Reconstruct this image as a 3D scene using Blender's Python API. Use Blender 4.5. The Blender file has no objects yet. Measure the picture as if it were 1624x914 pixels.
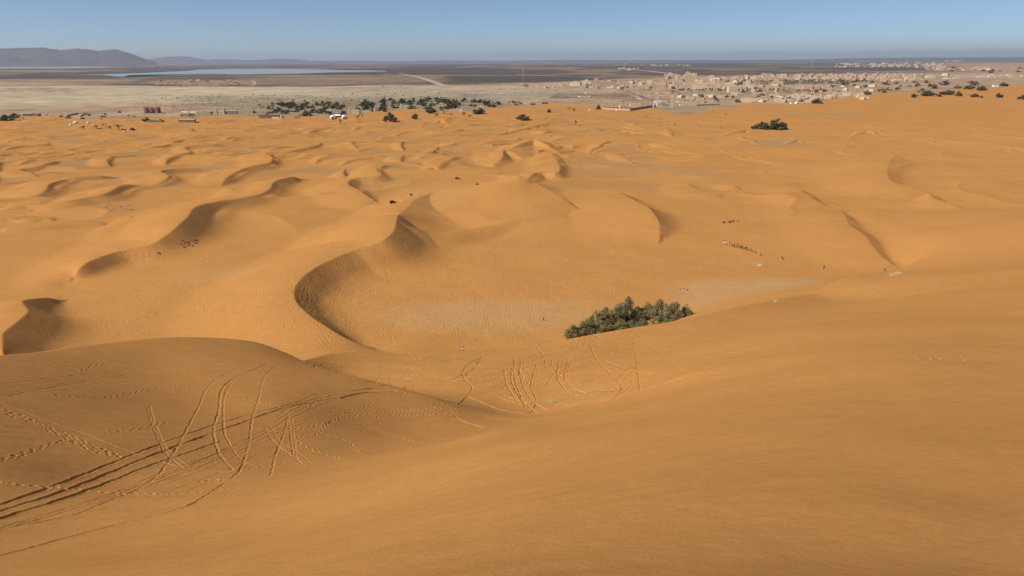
import bpy, bmesh, math, random
import numpy as np
from mathutils import Vector, Matrix

# ------------------------------------------------------------------ camera, sky, sun, exposure
SC = bpy.context.scene
W, H = 1624.0, 914.0
FOC = 1150.0                                   # focal length in photo pixels
HCAM = 110.0                                   # eye height above the plain
PITCH = math.atan(360.0 / FOC)
ROLL = 0.0043
CP, SP = math.cos(PITCH), math.sin(PITCH)
FWD = np.array([0, CP, -SP]); UP0 = np.array([0, SP, CP]); RT0 = np.array([1.0, 0, 0])
RT = RT0 * math.cos(ROLL) - UP0 * math.sin(ROLL)
UP = UP0 * math.cos(ROLL) + RT0 * math.sin(ROLL)

cam_d = bpy.data.cameras.new('camera')
cam = bpy.data.objects.new('camera', cam_d)
SC.collection.objects.link(cam)
cam.matrix_world = Matrix(((RT[0], UP[0], -FWD[0], 0), (RT[1], UP[1], -FWD[1], 0),
                           (RT[2], UP[2], -FWD[2], HCAM), (0, 0, 0, 1)))
cam_d.sensor_width = 36.0
cam_d.lens = 36.0 * FOC / W
cam_d.clip_start = 0.1
cam_d.clip_end = 400000.0
SC.camera = cam

SUN_EL = math.radians(41.0)
SUN_DIR = Vector((-0.91, -0.40, 0)).normalized() * math.cos(SUN_EL) + Vector((0, 0, math.sin(SUN_EL)))
world = bpy.data.worlds.new('World'); SC.world = world
world.use_nodes = True
wt = world.node_tree; wt.nodes.clear()
wo = wt.nodes.new('ShaderNodeOutputWorld'); wb = wt.nodes.new('ShaderNodeBackground')
sk = wt.nodes.new('ShaderNodeTexSky'); sk.sky_type = 'NISHITA'; sk.sun_disc = False
sk.sun_elevation = SUN_EL
sk.sun_rotation = math.atan2(SUN_DIR.x, SUN_DIR.y)
sk.altitude = 2500; sk.air_density = 0.8; sk.dust_density = 0.2; sk.ozone_density = 5.0
wb.inputs['Strength'].default_value = 0.085
wt.links.new(sk.outputs[0], wb.inputs[0]); wt.links.new(wb.outputs[0], wo.inputs[0])
sun_d = bpy.data.lights.new('sun', 'SUN'); sun_d.energy = 4.6; sun_d.angle = math.radians(0.5)
sun_d.color = (1.0, 0.93, 0.82)
sun = bpy.data.objects.new('sun', sun_d); SC.collection.objects.link(sun)
sun.rotation_euler = SUN_DIR.to_track_quat('Z', 'Y').to_euler()
vs = SC.view_settings
vs.view_transform = 'Standard'; vs.look = 'None'; vs.gamma = 1.0; vs.use_curve_mapping = False
vs.exposure = 0.13
SC.cycles.volume_bounces = 0
SC.cycles.max_bounces = 6
SC.cycles.diffuse_bounces = 3
SC.cycles.volume_step_rate = 1.0

# ------------------------------------------------------------------ view rays and noise
def ray(px, py):
    d = FWD * FOC + RT * (px - W / 2) + UP * (H / 2 - py)
    return d
def at_z(px, py, z=0.0):
    d = ray(px, py); t = (z - HCAM) / d[2]
    return d[0] * t, d[1] * t
def at_r(px, py, R):
    d = ray(px, py); hor = math.hypot(d[0], d[1])
    return d[0] / hor * R, d[1] / hor * R, HCAM + d[2] / hor * R
def plan_px(x, y, z):
    """photo coordinates of a world point (arrays)"""
    dz = z - HCAM
    f = y * FWD[1] + dz * FWD[2]
    r = x * RT[0] + y * RT[1] + dz * RT[2]
    u = x * UP[0] + y * UP[1] + dz * UP[2]
    f = np.maximum(f, 1e-3)
    return W / 2 + FOC * r / f, H / 2 - FOC * u / f

_rs = np.random.RandomState(11)
_TAB = _rs.rand(256, 256).astype(np.float32)
def vnoise(x, y, seed=0):
    x = x + seed * 37.17; y = y + seed * 91.73
    xi = np.floor(x); yi = np.floor(y)
    fx = (x - xi).astype(np.float32); fy = (y - yi).astype(np.float32)
    fx = fx * fx * (3 - 2 * fx); fy = fy * fy * (3 - 2 * fy)
    i = xi.astype(np.int64) & 255; j = yi.astype(np.int64) & 255
    i1 = (i + 1) & 255; j1 = (j + 1) & 255
    a = _TAB[i, j]; b = _TAB[i1, j]; c = _TAB[i, j1]; d = _TAB[i1, j1]
    return (a + (b - a) * fx) * (1 - fy) + (c + (d - c) * fx) * fy
def fbm(x, y, octs=3, seed=0):
    s = 0; a = 1.0; t = 0
    for o in range(octs):
        s = s + a * vnoise(x * 2 ** o, y * 2 ** o, seed + o * 3); t += a; a *= .5
    return s / t
def sstep(a, b, v):
    t = np.clip((v - a) / (b - a), 0, 1)
    return t * t * (3 - 2 * t)
def smax(a, b, k):
    h = np.clip(.5 + .5 * (a - b) / k, 0, 1)
    return b + (a - b) * h + k * h * (1 - h)
def smin(a, b, k):
    return -smax(-a, -b, k)

# ------------------------------------------------------------------ polar terrain grid
fine = np.radians(np.arange(-41.2, 41.2001, 0.064))
side = np.radians(np.concatenate([np.arange(41.5, 46, .4), np.arange(46, 90, 1.5), np.arange(90, 181, 4.0)]))
AZ = np.concatenate([-side[::-1], fine, side]); AZ[0] = -math.pi; AZ[-1] = math.pi
Rl = [0.4]
while Rl[-1] < 90000:
    r = Rl[-1]
    q = r * r / (FOC * HCAM)
    if r < 35: d = 0.05 + .003 * r
    elif r < 128: d = 0.095
    elif r < 170: d = .14
    elif r < 480: d = max(.2, min(q * .75, .7))
    elif r < 1500: d = min(q * .8, .0021 * r)
    else: d = q * .55
    Rl.append(r + d)
RR = np.array(Rl); NR, NA = len(RR), len(AZ)
print('grid', NR, NA, NR * NA)
X = RR[:, None] * np.sin(AZ)[None, :]
Y = RR[:, None] * np.cos(AZ)[None, :]

def upsample(fn, sr=6, sa=6):
    ir = np.unique(np.append(np.arange(0, NR, sr), NR - 1)); ia = np.unique(np.append(np.arange(0, NA, sa), NA - 1))
    c = fn(X[np.ix_(ir, ia)], Y[np.ix_(ir, ia)])
    # linear along rows, then columns
    kr = np.clip(np.searchsorted(ir, np.arange(NR), 'right') - 1, 0, len(ir) - 2)
    tr = ((RR - RR[ir[kr]]) / (RR[ir[kr + 1]] - RR[ir[kr]]))[:, None]
    m = c[kr] * (1 - tr) + c[kr + 1] * tr
    ka = np.clip(np.searchsorted(ia, np.arange(NA), 'right') - 1, 0, len(ia) - 2)
    ta = ((AZ - AZ[ia[ka]]) / (AZ[ia[ka + 1]] - AZ[ia[ka]]))[None, :]
    return m[:, ka] * (1 - ta) + m[:, ka + 1] * ta

# --- the high dune the viewer stands on: thin plate through surveyed points (px, py, distance)
CTL = [
 (0,914,30),(250,914,21),(500,914,14),(812,914,9),(1150,914,8.5),(1400,914,10),(1624,914,13),
 (812,800,20),(1150,800,17),(1400,800,18),(1624,800,22),(600,800,33),(400,850,34),(200,870,38),
 (0,860,44),(0,800,52),(0,740,61),(0,690,70),(0,640,80),(0,600,91),
 (812,700,43),(1000,700,36),(1200,700,31),(1400,700,31),(1624,700,36),
 (1000,650,68),(1200,640,52),(1400,640,50),(1624,640,55),(1200,600,78),(1400,600,66),(1624,600,72),
 (1400,575,78),(1624,579,86),(1624,540,122),(1400,560,92),(1300,560,104),(1300,520,150),(1400,500,185),
 (1624,500,178),(1500,470,240),(1624,430,310),(1400,432,390),(1624,350,500),(1500,360,520),(1300,490,235),
 (300,800,48),(400,760,58),(250,760,60),(150,760,61),(150,700,70),(110,690,72),(300,700,74),(450,740,66),
 (350,640,92),(200,640,88),(100,600,96),(250,585,106),(400,590,106),(450,640,92),(500,700,78),(600,720,74),
 (600,690,86),(700,680,92),(550,650,95),(650,665,96),
 (120,548,112),(250,536,118),(340,536,122),(400,543,122),(450,560,119),(480,575,116),(520,588,112),(560,598,110),(630,616,107),(700,635,105),
 (760,655,104),(850,650,108),(930,630,112),(985,620,112),(1100,590,112),(900,680,62),(800,680,66),(700,720,52),
 (1080,625,80),(1180,560,130),(1150,600,98),
 (490,562,141),(520,557,152),(560,557,156),(600,557,159),(735,556,161),(860,545,166),(900,537,169),(1000,520,179),(1095,505,192),
 (1200,480,240),(1290,463,290),
 (540,580,139),(600,600,128),(600,580,141),(700,580,143),(700,610,124),(735,600,131),(850,600,131),(850,575,146),(950,560,153),(1000,550,160),(1050,575,136),(1100,540,160),
 (1200,520,175),
]
WC = [( -220, 60, 84), (-200, 0, 96), (-200, -80, 92), (0, -120, 88), (180, -60, 112), (260, 60, 98), (60, -30, 112), (-40, -25, 100),
      (320, 160, 66), (0, 0, 108.3), (0, 2, 107.4), (3, -3, 108.9), (-3, -3, 108.0), (4, 2, 107.8),
      (100, 390, 0), (150, 450, 0), (60, 330, 6), (220, 500, 4), (-160, 260, 48), (0, 260, 36), (110, 280, 30), (-250, 180, 55), (450, 420, 18), (600, 800, -12), (200, 700, -25), (-100, 600, -30), (900, 400, 10),
      (0, 400, 5), (300, 1000, -40), (700, -100, 60), (-500, 0, 40), (0, -500, 40)]
CP3 = [at_r(*c) for c in CTL] + WC
CP3 = np.array(CP3)
def tps_fit(P, lam):
    n = len(P); x, y, z = P[:, 0] / 100, P[:, 1] / 100, P[:, 2]
    r2 = (x[:, None] - x) ** 2 + (y[:, None] - y) ** 2
    K = .5 * r2 * np.log(r2 + 1e-12) + lam * np.eye(n)
    A = np.zeros((n + 3, n + 3)); A[:n, :n] = K; A[:n, n] = 1; A[:n, n + 1] = x; A[:n, n + 2] = y
    A[n, :n] = 1; A[n + 1, :n] = x; A[n + 2, :n] = y
    s = np.linalg.solve(A, np.concatenate([z, [0, 0, 0]]))
    return x, y, s
TX, TY, TS = tps_fit(CP3, 0.0006)
def tps(x, y):
    x = np.asarray(x) / 100; y = np.asarray(y) / 100
    z = TS[-3] + TS[-2] * x + TS[-1] * y
    for k in range(len(TX)):
        r2 = (x - TX[k]) ** 2 + (y - TY[k]) ** 2
        z = z + TS[k] * .5 * r2 * np.log(r2 + 1e-12)
    return z

def catmull(P, n=5):
    P = np.asarray(P, float)
    Q = np.vstack([2 * P[0] - P[1], P, 2 * P[-1] - P[-2]])
    out = []
    for i in range(1, len(Q) - 2):
        for t in np.linspace(0, 1, n, endpoint=False):
            a, b, c, d = Q[i - 1], Q[i], Q[i + 1], Q[i + 2]
            out.append(.5 * ((2 * b) + (c - a) * t + (2 * a - 5 * b + 4 * c - d) * t * t + (3 * b - a - 3 * c + d) * t ** 3))
    out.append(Q[-2])
    return np.array(out)

def dune_field(x, y, L, hv):
    """distance, smooth side (-1 windward .. 1 slip side) and softly averaged crest height"""
    best = np.full(x.shape, 1e18); sg = np.zeros(x.shape)
    sw = np.full(x.shape, 1e-12); sh = np.zeros(x.shape)
    for i in range(len(L) - 1):
        ax, ay = L[i]; bx, by = L[i + 1]
        dx, dy = bx - ax, by - ay; ll = dx * dx + dy * dy + 1e-9
        t = np.clip(((x - ax) * dx + (y - ay) * dy) / ll, 0, 1)
        ex = x - (ax + dx * t); ey = y - (ay + dy * t)
        d2 = ex * ex + ey * ey
        m = d2 < best
        best = np.where(m, d2, best)
        cr = (dy * (x - ax) - dx * (y - ay)) / math.sqrt(ll) / np.sqrt(d2 + 1e-6)
        sg = np.where(m, cr, sg)
        w = math.sqrt(ll) / (d2 + .3) ** 1.5
        sw += w; sh += w * (hv[i] + (hv[i + 1] - hv[i]) * t)
    return np.sqrt(best), sg, sh / sw

def line_field(x, y, L, vals):
    """nearest distance, sign (+ on the right of travel) and interpolated values along polyline L"""
    best = np.full(x.shape, 1e18); sg = np.zeros(x.shape); v = [np.zeros(x.shape) for _ in vals]
    for i in range(len(L) - 1):
        ax, ay = L[i]; bx, by = L[i + 1]
        dx, dy = bx - ax, by - ay; ll = dx * dx + dy * dy + 1e-9
        t = np.clip(((x - ax) * dx + (y - ay) * dy) / ll, 0, 1)
        ex = x - (ax + dx * t); ey = y - (ay + dy * t)
        d2 = ex * ex + ey * ey
        m = d2 < best
        best = np.where(m, d2, best)
        cr = (dy * (x - ax) - dx * (y - ay)) / math.sqrt(ll)
        sg = np.where(m, cr, sg)
        for k, val in enumerate(vals):
            v[k] = np.where(m, val[i] + (val[i + 1] - val[i]) * t, v[k])
    return np.sqrt(best), sg, v

# --- silhouette edge of the high dune, beyond which it drops away
EDGE = [(-260,600,96,.6),(0,568,106,.6),(120,547,113,.6),(250,535,119,.6),(340,535,123,.6),(400,541,125,.6),(450,557,131,.62),(490,557,146,.62),(560,557,157,.62),
        (735,556,161,.62),(860,545,166,.62),(900,537,169,.62),(1000,520,179,.6),(1095,505,192,.6),(1200,481,240,.52),(1290,464,292,.36),(1360,445,350,.26),(1440,425,430,.18)]
EP = np.array([list(at_r(a, b, c)) + [s, 1.0 - 1.0 * (k >= len(EDGE) - 1)] for k, (a, b, c, s) in enumerate(EDGE)])
EP = catmull(EP, 4)

def floor_h(x, y):
    rise = 11 * sstep(60, 900, x) * sstep(1900, 700, y)
    far = sstep(2100, 1300, np.hypot(x, y))
    return 1.5 + rise + far * (3.2 * (fbm(x / 160, y / 160, 2, 5) - .35))
print('tps')
N = upsample(tps, 6, 6)
jr0 = np.searchsorted(RR, 55); jr1 = np.searchsorted(RR, 900)
ZN = N.copy()
sub = (slice(jr0, jr1), slice(None))
xs, ys = X[sub], Y[sub]
# only evaluate the edge in front
ia0 = np.searchsorted(AZ, math.radians(-60)); ia1 = np.searchsorted(AZ, math.radians(60))
sub = (slice(jr0, jr1), slice(ia0, ia1)); xs, ys = X[sub], Y[sub]
dist, sg, (ez, es, ew) = line_field(xs, ys, EP[:, :2], [EP[:, 2], EP[:, 3], EP[:, 4]])
# travel runs left to right, so beyond the edge is on the LEFT of travel
beyond = -sg
Lz = ez - np.where(beyond > 0, es, 1.3) * beyond; ew = np.clip(ew, 0, 1); Lz = Lz + .2 * np.maximum(dist - np.abs(beyond), 0) * (xs > 100)
ksm = .5 + 1.6 * sstep(0, -60, xs) + 6 * sstep(80, 180, xs)
ZN[sub] = smin(N[sub], Lz, ksm)
F2 = np.array([at_r(*c) for c in [(395,540,125),(440,555,121),(480,573,117),(520,586,113),(560,597,111),(640,616,107),(700,633,105),(745,648,104)]])
F2 = catmull(F2, 4); am = np.interp(np.linspace(0, 1, len(F2)), [0, .15, .5, .85, 1], [0, 3.4, 2.6, 1.6, 0])
sub2 = (slice(np.searchsorted(RR, 85), np.searchsorted(RR, 175)), slice(ia0, ia1))
d2_, s2_, a2_ = dune_field(X[sub2], Y[sub2], F2[:, :2], am)
u2 = sstep(-.2, .9, -s2_)
ZN[sub2] -= a2_ * u2 * (1 - np.exp(-(d2_ / 5.0) ** 1.6)) * sstep(42, 10, d2_)
ZN[jr1:] = np.minimum(ZN[jr1:], -30 + np.where(X[jr1:] > 300, 32 * sstep(1300, 700, RR[jr1:])[:, None] , 0))
FL = upsample(floor_h, 4, 4)
Z = FL.copy()
DUNE = np.zeros_like(Z)

def gh(x, y, G):
    """bilinear height at world points"""
    r = np.hypot(x, y); a = np.arctan2(x, y)
    i = np.clip(np.searchsorted(RR, r) - 1, 0, NR - 2); j = np.clip(np.searchsorted(AZ, a) - 1, 0, NA - 2)
    t = (r - RR[i]) / (RR[i + 1] - RR[i]); s = (a - AZ[j]) / (AZ[j + 1] - AZ[j])
    return (G[i, j] * (1 - t) * (1 - s) + G[i + 1, j] * t * (1 - s) + G[i, j + 1] * (1 - t) * s + G[i + 1, j + 1] * t * s)

def window(P, m):
    """grid window covering polyline P with margin m"""
    r = np.hypot(P[:, 0], P[:, 1]); a = np.arctan2(P[:, 0], P[:, 1])
    r0, r1 = max(r.min() - m, .5), r.max() + m
    da = m / max(r.min() - m, 30)
    return (slice(np.searchsorted(RR, r0), np.searchsorted(RR, r1) + 1), slice(np.searchsorted(AZ, a.min() - da), np.searchsorted(AZ, a.max() + da) + 1))

def add_dune(pts, slope=.6, wk=7.0, world=False, kk=.5, lf=0.0, ends=False):
    """pts: (px,py,h) traced so that the slip face is on the right of travel (or world x,y,h)"""
    global DUNE
    P = []
    for p in pts:
        if world: P.append(p); continue
        x, y = at_z(p[0], p[1], 4 + p[2])
        x, y = at_z(p[0], p[1], float(floor_h(np.array([x]), np.array([y]))[0]) + p[2])
        P.append((x, y, p[2]))
    P = catmull(P, 5); P[:, 2] = np.maximum(P[:, 2], 0)
    n = len(P); e = np.minimum(np.arange(n), np.arange(n)[::-1]) / 4.0
    if not ends: P[:, 2] *= np.clip(e, 0, 1)
    hm = P[:, 2].max(); m = hm * wk * 1.05 + 4
    w = window(P, m)
    x, y = X[w], Y[w]
    if x.size == 0: return
    d, s, h = dune_field(x, y, P[:, :2], P[:, 2])
    lw = h * wk + 2
    t = np.clip(d / lw, 0, 1)
    wind = h * (1 - t * t * (3 - 2 * t)) if lf == 0 else h * (1 - t) ** 1.0 * (1 + t)
    # concave slip face: straight at the top, easing out at the foot
    q = slope * d / np.maximum(h, .05)
    lee = h * np.where(q < .55, 1 - q, .45 * np.exp(-(q - .55) / .45))
    kq = kk * np.clip(h / 4, .15, 1)
    u = sstep(-.75, .75, s); D = wind + (lee - wind) * u
    D = D - kq * 1.02 * np.clip(1 - D / np.maximum(h, .05), 0, 1)
    DUNE[w] = np.maximum(smax(DUNE[w], D, kq), DUNE[w])

TR = [
 # great rim
 dict(p=[(600,553,1),(590,551,2),(570,546,4),(540,532,6.5),(510,513,8.5),(485,495,9.5),(468,476,10),(467,458,10),(480,440,10),(505,421,10),(530,409,10.5),(560,396,11.5),(590,387,13),(613,376,15),(626,362,16),(629,347,16),(634,338,9),(640,330,2)], wk=6),
 dict(p=[(622,362,3),(629,347,12),(642,331,9.5),(665,314,8),(700,301,7),(740,294,7),(780,289,9),(806,284,13),(820,279,18)], wk=6, slope=.27),
 dict(p=[(925,338,4),(915,330,5),(885,309,11),(850,291,15),(835,284,18),(820,278,20),(812,282,16),(804,286,10)], wk=10),
 dict(p=[(1045,385,2),(1046,362,5),(1040,345,8),(1027,329,8.5),(1006,317,8),(975,302,6),(940,297,3)], wk=13, slope=.5),
 dict(p=[(890,335,.3),(850,344,1.6),(800,354,3.6),(740,362,5),(700,367,6),(665,363,9),(640,355,14),(629,347,17)], slope=.42, wk=5, kk=1.2),
 # left
 dict(p=[(106,448,.2),(114,439,1.5),(122,430,4),(133,420,6),(150,411,6.5),(190,397,6.5),(240,387,7.5),(262,375,9.5),(280,361,11.5),(296,344,12.5),(310,328,12.5),(345,319,9),(405,310,7),(428,298,8),(436,287,8),(462,280,6),(490,284,2)], wk=7),
 dict(p=[(0,334,2),(60,328,4),(100,322,6),(140,313,6.5),(170,305,8),(195,293,9),(230,295,5),(256,289,6),(268,279,7),(256,270,7),(300,267,5),(350,268,3)], wk=7),
 dict(p=[(20,322,2),(55,312,4),(74,300,7),(79,292,8),(110,283,6),(150,279,5),(200,277,3)], wk=7),
 dict(p=[(350,294,2),(360,281,6),(390,266,7),(425,258,7),(432,250,6),(424,243,6),(460,239,5),(498,231,5),(512,222,3)], wk=7),
 dict(p=[(64,284,1),(48,276,4),(30,268,5),(60,265,4),(80,258,4),(100,256,2)], wk=6),
 dict(p=[(180,265,1),(170,258,4),(174,250,4),(205,248,3),(225,249,1)], wk=6),
 dict(p=[(260,262,1),(266,252,4),(282,246,4),(302,241,4),(294,235,3),(335,231,3),(370,230,1)], wk=6),
 dict(p=[(210,239,1),(240,235,3),(270,229,3),(278,224,4),(300,222,1)], wk=6),
 dict(p=[(0,577,6),(3,560,10),(4,540,12),(6,527,12),(30,508,12),(44,492,11),(36,478,10),(70,472,5),(110,470,1)], wk=6),
 dict(p=[(-60,330,1),(-20,300,4),(0,256,3),(20,252,3),(40,250,1)], wk=6),
 dict(p=[(70,243,1),(110,238,2.5),(130,236,1)], wk=6), dict(p=[(155,232,1),(160,226,3),(180,228,1)], wk=6),
 dict(p=[(0,240,2),(30,232,3),(75,228,3),(80,226,1)], wk=6), dict(p=[(0,226,2),(30,220,3),(60,217,1)], wk=6),
 dict(p=[(70,250,1),(100,246,2),(140,238,1)], wk=6),
 # centre
 dict(p=[(610,322,1),(590,314,5),(569,301,7),(552,291,7),(563,283,6),(604,279,6),(597,269,5),(611,263,4),(650,262,3),(690,268,1)], wk=7),
 dict(p=[(552,282,1),(544,274,4),(548,267,1)], wk=5),
 dict(p=[(690,272,1),(696,266,4),(704,255,5),(725,252,3),(745,255,1)], wk=6),
 dict(p=[(776,266,1),(784,262,4),(797,249,7),(799,239,8),(814,243,6),(830,252,2)], wk=6),
 dict(p=[(822,280,15),(852,275,6),(884,274,6),(887,261,6),(877,246,5),(868,240,1)], wk=7),
 dict(p=[(640,262,1),(633,252,4),(641,246,4),(679,244,4),(690,238,3),(700,233,1)], wk=6),
 dict(p=[(643,240,1),(637,233,3),(637,227,2),(650,225,1)], wk=6), dict(p=[(572,238,1),(560,230,3),(556,225,3),(580,224,1)], wk=6),
 dict(p=[(790,245,2),(815,234,7),(845,221,12),(866,230,8),(890,240,2)], wk=4),
 dict(p=[(560,208,1),(570,203,3),(590,205,1)], wk=6), dict(p=[(690,197,1),(700,190,4),(712,199,1)], wk=6),
 dict(p=[(930,245,1),(945,236,3),(960,226,3),(975,224,1)], wk=6),
 dict(p=[(1010,262,1),(990,250,4),(978,246,3),(960,244,1)], wk=7), dict(p=[(1075,235,1),(1050,228,4),(1030,224,1)], wk=6),
 dict(p=[(770,218,1),(800,212,3),(850,200,4),(862,196,1)], wk=6), dict(p=[(480,215,1),(497,208,3),(520,206,1)], wk=6),
 dict(p=[(690,215,1),(720,208,3),(745,206,1)], wk=6),
 # right
 dict(p=[(1330,332,1),(1292,319,3),(1276,306,4),(1260,298,3.2),(1235,296,1)], wk=14, slope=.42),
 dict(p=[(1430,424,1),(1403,409,2.5),(1384,390,3.6),(1366,371,4.2),(1347,358,4.2),(1340,342,3.5),(1336,330,1)], wk=16, slope=.36),
 dict(p=[(1500,312,1),(1456,300,3),(1426,291,4.5),(1411,283,6),(1407,268,6),(1416,251,5.5),(1430,246,2)], wk=15, slope=.34),
 dict(p=[(1540,336,1),(1512,325,2.2),(1481,314,3.6),(1473,308,3.8),(1440,318,1)], wk=14, slope=.36),
 dict(p=[(1150,314,1),(1136,309,2.4),(1112,302,3.6),(1090,292,3),(1060,288,1)], wk=13, slope=.42),
 dict(p=[(1340,224,1),(1375,207,2.5),(1400,222,1)], wk=6, slope=.4), dict(p=[(1240,230,1),(1262,222,3),(1275,226,1)], wk=6),
 dict(p=[(1130,220,1),(1180,207,4),(1190,212,1)], wk=6),dict(p=[(1180,300,1),(1160,293,3),(1120,290,1)], wk=9,slope=.4),
]
print('dunes')
for t in TR:
    add_dune(t['p'], t.get('slope', .6), t.get('wk', 7), kk=t.get('kk', .5))
big = DUNE.copy()
rnd = random.Random(5)
n_bar = 0
for k in range(1700):
    px = rnd.uniform(-120, 1740); py = 188 + (rnd.random() ** 1.7) * 175
    # keep off the traced crests and the camera's own dune; sparser to the right
    if px > 1080 and rnd.random() < .8: continue
    if px > 930 and rnd.random() < .5: continue
    if py > 258 and px > 90: continue
    if py > 300 and (px > 540 or rnd.random() < .5): continue
    x, y = at_z(px, py, 4)
    if gh(np.array([x]), np.array([y]), big)[0] > 1.3: continue
    s = rnd.uniform(.5, 1.25) * (1.0 if px < 1080 else 1.15)
    hh = (1.0 + rnd.random() * 2.6) * s * (1 if px < 900 else .7 if px < 1080 else .38)
    L = rnd.uniform(16, 36) * s * (1.35 if py < 260 else 1)
    th = math.radians(rnd.uniform(5, 60) if px < 1000 else rnd.uniform(60, 120))      # direction of travel, from +x towards +y
    c = rnd.uniform(-.1, .5)
    pts = []
    for u in (-1, -.6, -.15, .3, .7, 1):
        a = u * L; b = c * L * (1 - u * u) + rnd.uniform(-.08, .08) * L
        pts.append((x + a * math.cos(th) - b * math.sin(th), y + a * math.sin(th) + b * math.cos(th), hh * max(0, 1 - abs(u) ** 2.2) + .05))
    add_dune(pts, .6, rnd.uniform(6, 9), world=True, kk=.35); n_bar += 1
print('barchans', n_bar)
ds = X.copy(); ds = fbm(X / 55 + 3, Y / 40, 3, 21)
sandf = sstep(2100, 1500, RR)[:, None]
ca_, sa_ = math.cos(.5), math.sin(.5)
wu = (X * ca_ + Y * sa_) / 120; wv = (-X * sa_ + Y * ca_) / 46 + 1.6 * fbm(X / 130, Y / 130, 2, 55)
rg = 1 - np.abs(2 * vnoise(wu, wv, 57) - 1) ** .8
del wu, wv
rmask = sstep(380, 620, RR)[:, None] * sstep(1500, 1250, RR)[:, None] * sstep(6, 1.5, DUNE)
ridge = 3.3 * (rg ** 1.6) * rmask * np.where(X > 250, .65, 1.0); del rg
Z = FL + DUNE + ridge + sandf * (2.2 * (ds - .5) + .35 * (fbm(X / 14, Y / 11, 2, 31) - .5))
# the near dune's own gentle undulation
und = .55 * (fbm(X / 22, Y / 15, 2, 41) - .5) * sstep(12, 60, RR)[:, None]
ZN = ZN + und
Z = smax(ZN, Z, 1.5)
BASE = Z.copy()
# ------------------------------------------------------------------ finding the ground under a photo point
def hit(px, py, G=None):
    G = Z if G is None else G
    d = ray(px, py); hor = math.hypot(d[0], d[1]); az = math.atan2(d[0], d[1]); sl = d[2] / hor
    j = int(np.searchsorted(AZ, az)) - 1; s = (az - AZ[j]) / (AZ[j + 1] - AZ[j])
    g = G[:, j] * (1 - s) + G[:, j + 1] * s
    rz = HCAM + RR * sl
    b = np.nonzero((g > rz) & (RR > 3))[0]
    if len(b) == 0: return None
    k = b[0]; a0 = rz[k - 1] - g[k - 1]; a1 = rz[k] - g[k]
    r = RR[k - 1] + (RR[k] - RR[k - 1]) * a0 / (a0 - a1 + 1e-9)
    return Vector((math.sin(az) * r, math.cos(az) * r, HCAM + r * sl))
def ground(x, y):
    return float(gh(np.array([x], float), np.array([y], float), Z)[0])

# ------------------------------------------------------------------ ruts and prints pressed into the sand
TRK = np.full(Z.shape, 9.0, np.float32)      # distance to nearest rut, in rut half widths
DEP = np.zeros(Z.shape, np.float32)
def stamp(P, w, depth, field=None):
    """P: world xy samples; presses a groove of half width w with raised shoulders"""
    P = np.asarray(P, float)
    r = np.hypot(P[:, 0], P[:, 1]); a = np.arctan2(P[:, 0], P[:, 1])
    ok = (r > 6) & (r < 1500) & (np.abs(a) < math.radians(41))
    P, r, a = P[ok], r[ok], a[ok]
    if len(P) == 0: return
    i = np.searchsorted(RR, r); j = np.searchsorted(AZ, a)
    loc = {}
    dR = RR[i] - RR[i - 1]; dA = (fine[1] - fine[0]) * r
    for b0 in range(0, len(P), 400):
        sl = slice(b0, b0 + 400)
        m = 2.4 * w
        ni = int(min(40, np.ceil(m / dR[sl].min()))) ; nj = int(min(40, np.ceil(m / dA[sl].min())))
        ii = (i[sl, None, None] + np.arange(-ni, ni + 1)[None, :, None]); jj = (j[sl, None, None] + np.arange(-nj, nj + 1)[None, None, :])
        ii = np.clip(ii, 0, NR - 1); jj = np.clip(jj, 0, NA - 1)
        ii, jj = np.broadcast_arrays(ii, jj)
        d = np.hypot(X[ii, jj] - P[sl, 0][:, None, None], Y[ii, jj] - P[sl, 1][:, None, None]) / w
        lo = (ii.min(), jj.min()); hi = (ii.max() + 1, jj.max() + 1)
        T = np.full((hi[0] - lo[0], hi[1] - lo[1]), 9.0)
        np.minimum.at(T, (ii - lo[0], jj - lo[1]), d)
        xx = X[lo[0]:hi[0], lo[1]:hi[1]]; yy = Y[lo[0]:hi[0], lo[1]:hi[1]]
        T = T + .55 * (vnoise(xx / (w * 2.4), yy / (w * 2.4), 3) - .5) * (T < 4)
        prof = (-np.exp(-(np.abs(T) / .8) ** 3) + .38 * np.exp(-((T - 1.4) / .42) ** 2)) * (.4 + .95 * vnoise(xx / (w * 16), yy / (w * 16), 7))
        prof = np.where(T < 2.4, prof * depth, 0).astype(np.float32)
        S = (slice(lo[0], hi[0]), slice(lo[1], hi[1]))
        old = DEP[S]
        DEP[S] = np.where(prof < 0, np.minimum(old, prof), np.where(old < -.3 * depth, old, np.maximum(old, prof)))
def resample(P, step):
    P = np.asarray(P, float)
    seg = np.hypot(*np.diff(P[:, :2], axis=0).T); s = np.concatenate([[0], np.cumsum(seg)])
    n = max(2, int(s[-1] / step)); t = np.linspace(0, s[-1], n)
    return np.stack([np.interp(t, s, P[:, k]) for k in range(2)], 1)
def trace(pts):
    """drape a traced line of photo points on the sand; break at jumps"""
    c = catmull(np.array(pts, float), 6); out = []
    for p in c:
        h = hit(p[0], p[1], BASE)
        if h is None: continue
        if out and math.hypot(h.x - out[-1][0], h.y - out[-1][1]) > 30: break
        out.append((h.x, h.y))
    return np.array(out)
def rut(pts, w=.13, depth=.07, wob=.04, seed=0):
    P = trace(pts)
    if len(P) < 2: return
    P = resample(P, w * .45)
    n = np.arange(len(P)) * w * .45
    P[:, 0] += wob * np.sin(n * 1.7 + seed) + .5 * wob * np.sin(n * 4.3 + seed * 2)
    stamp(P, w, depth)
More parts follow.
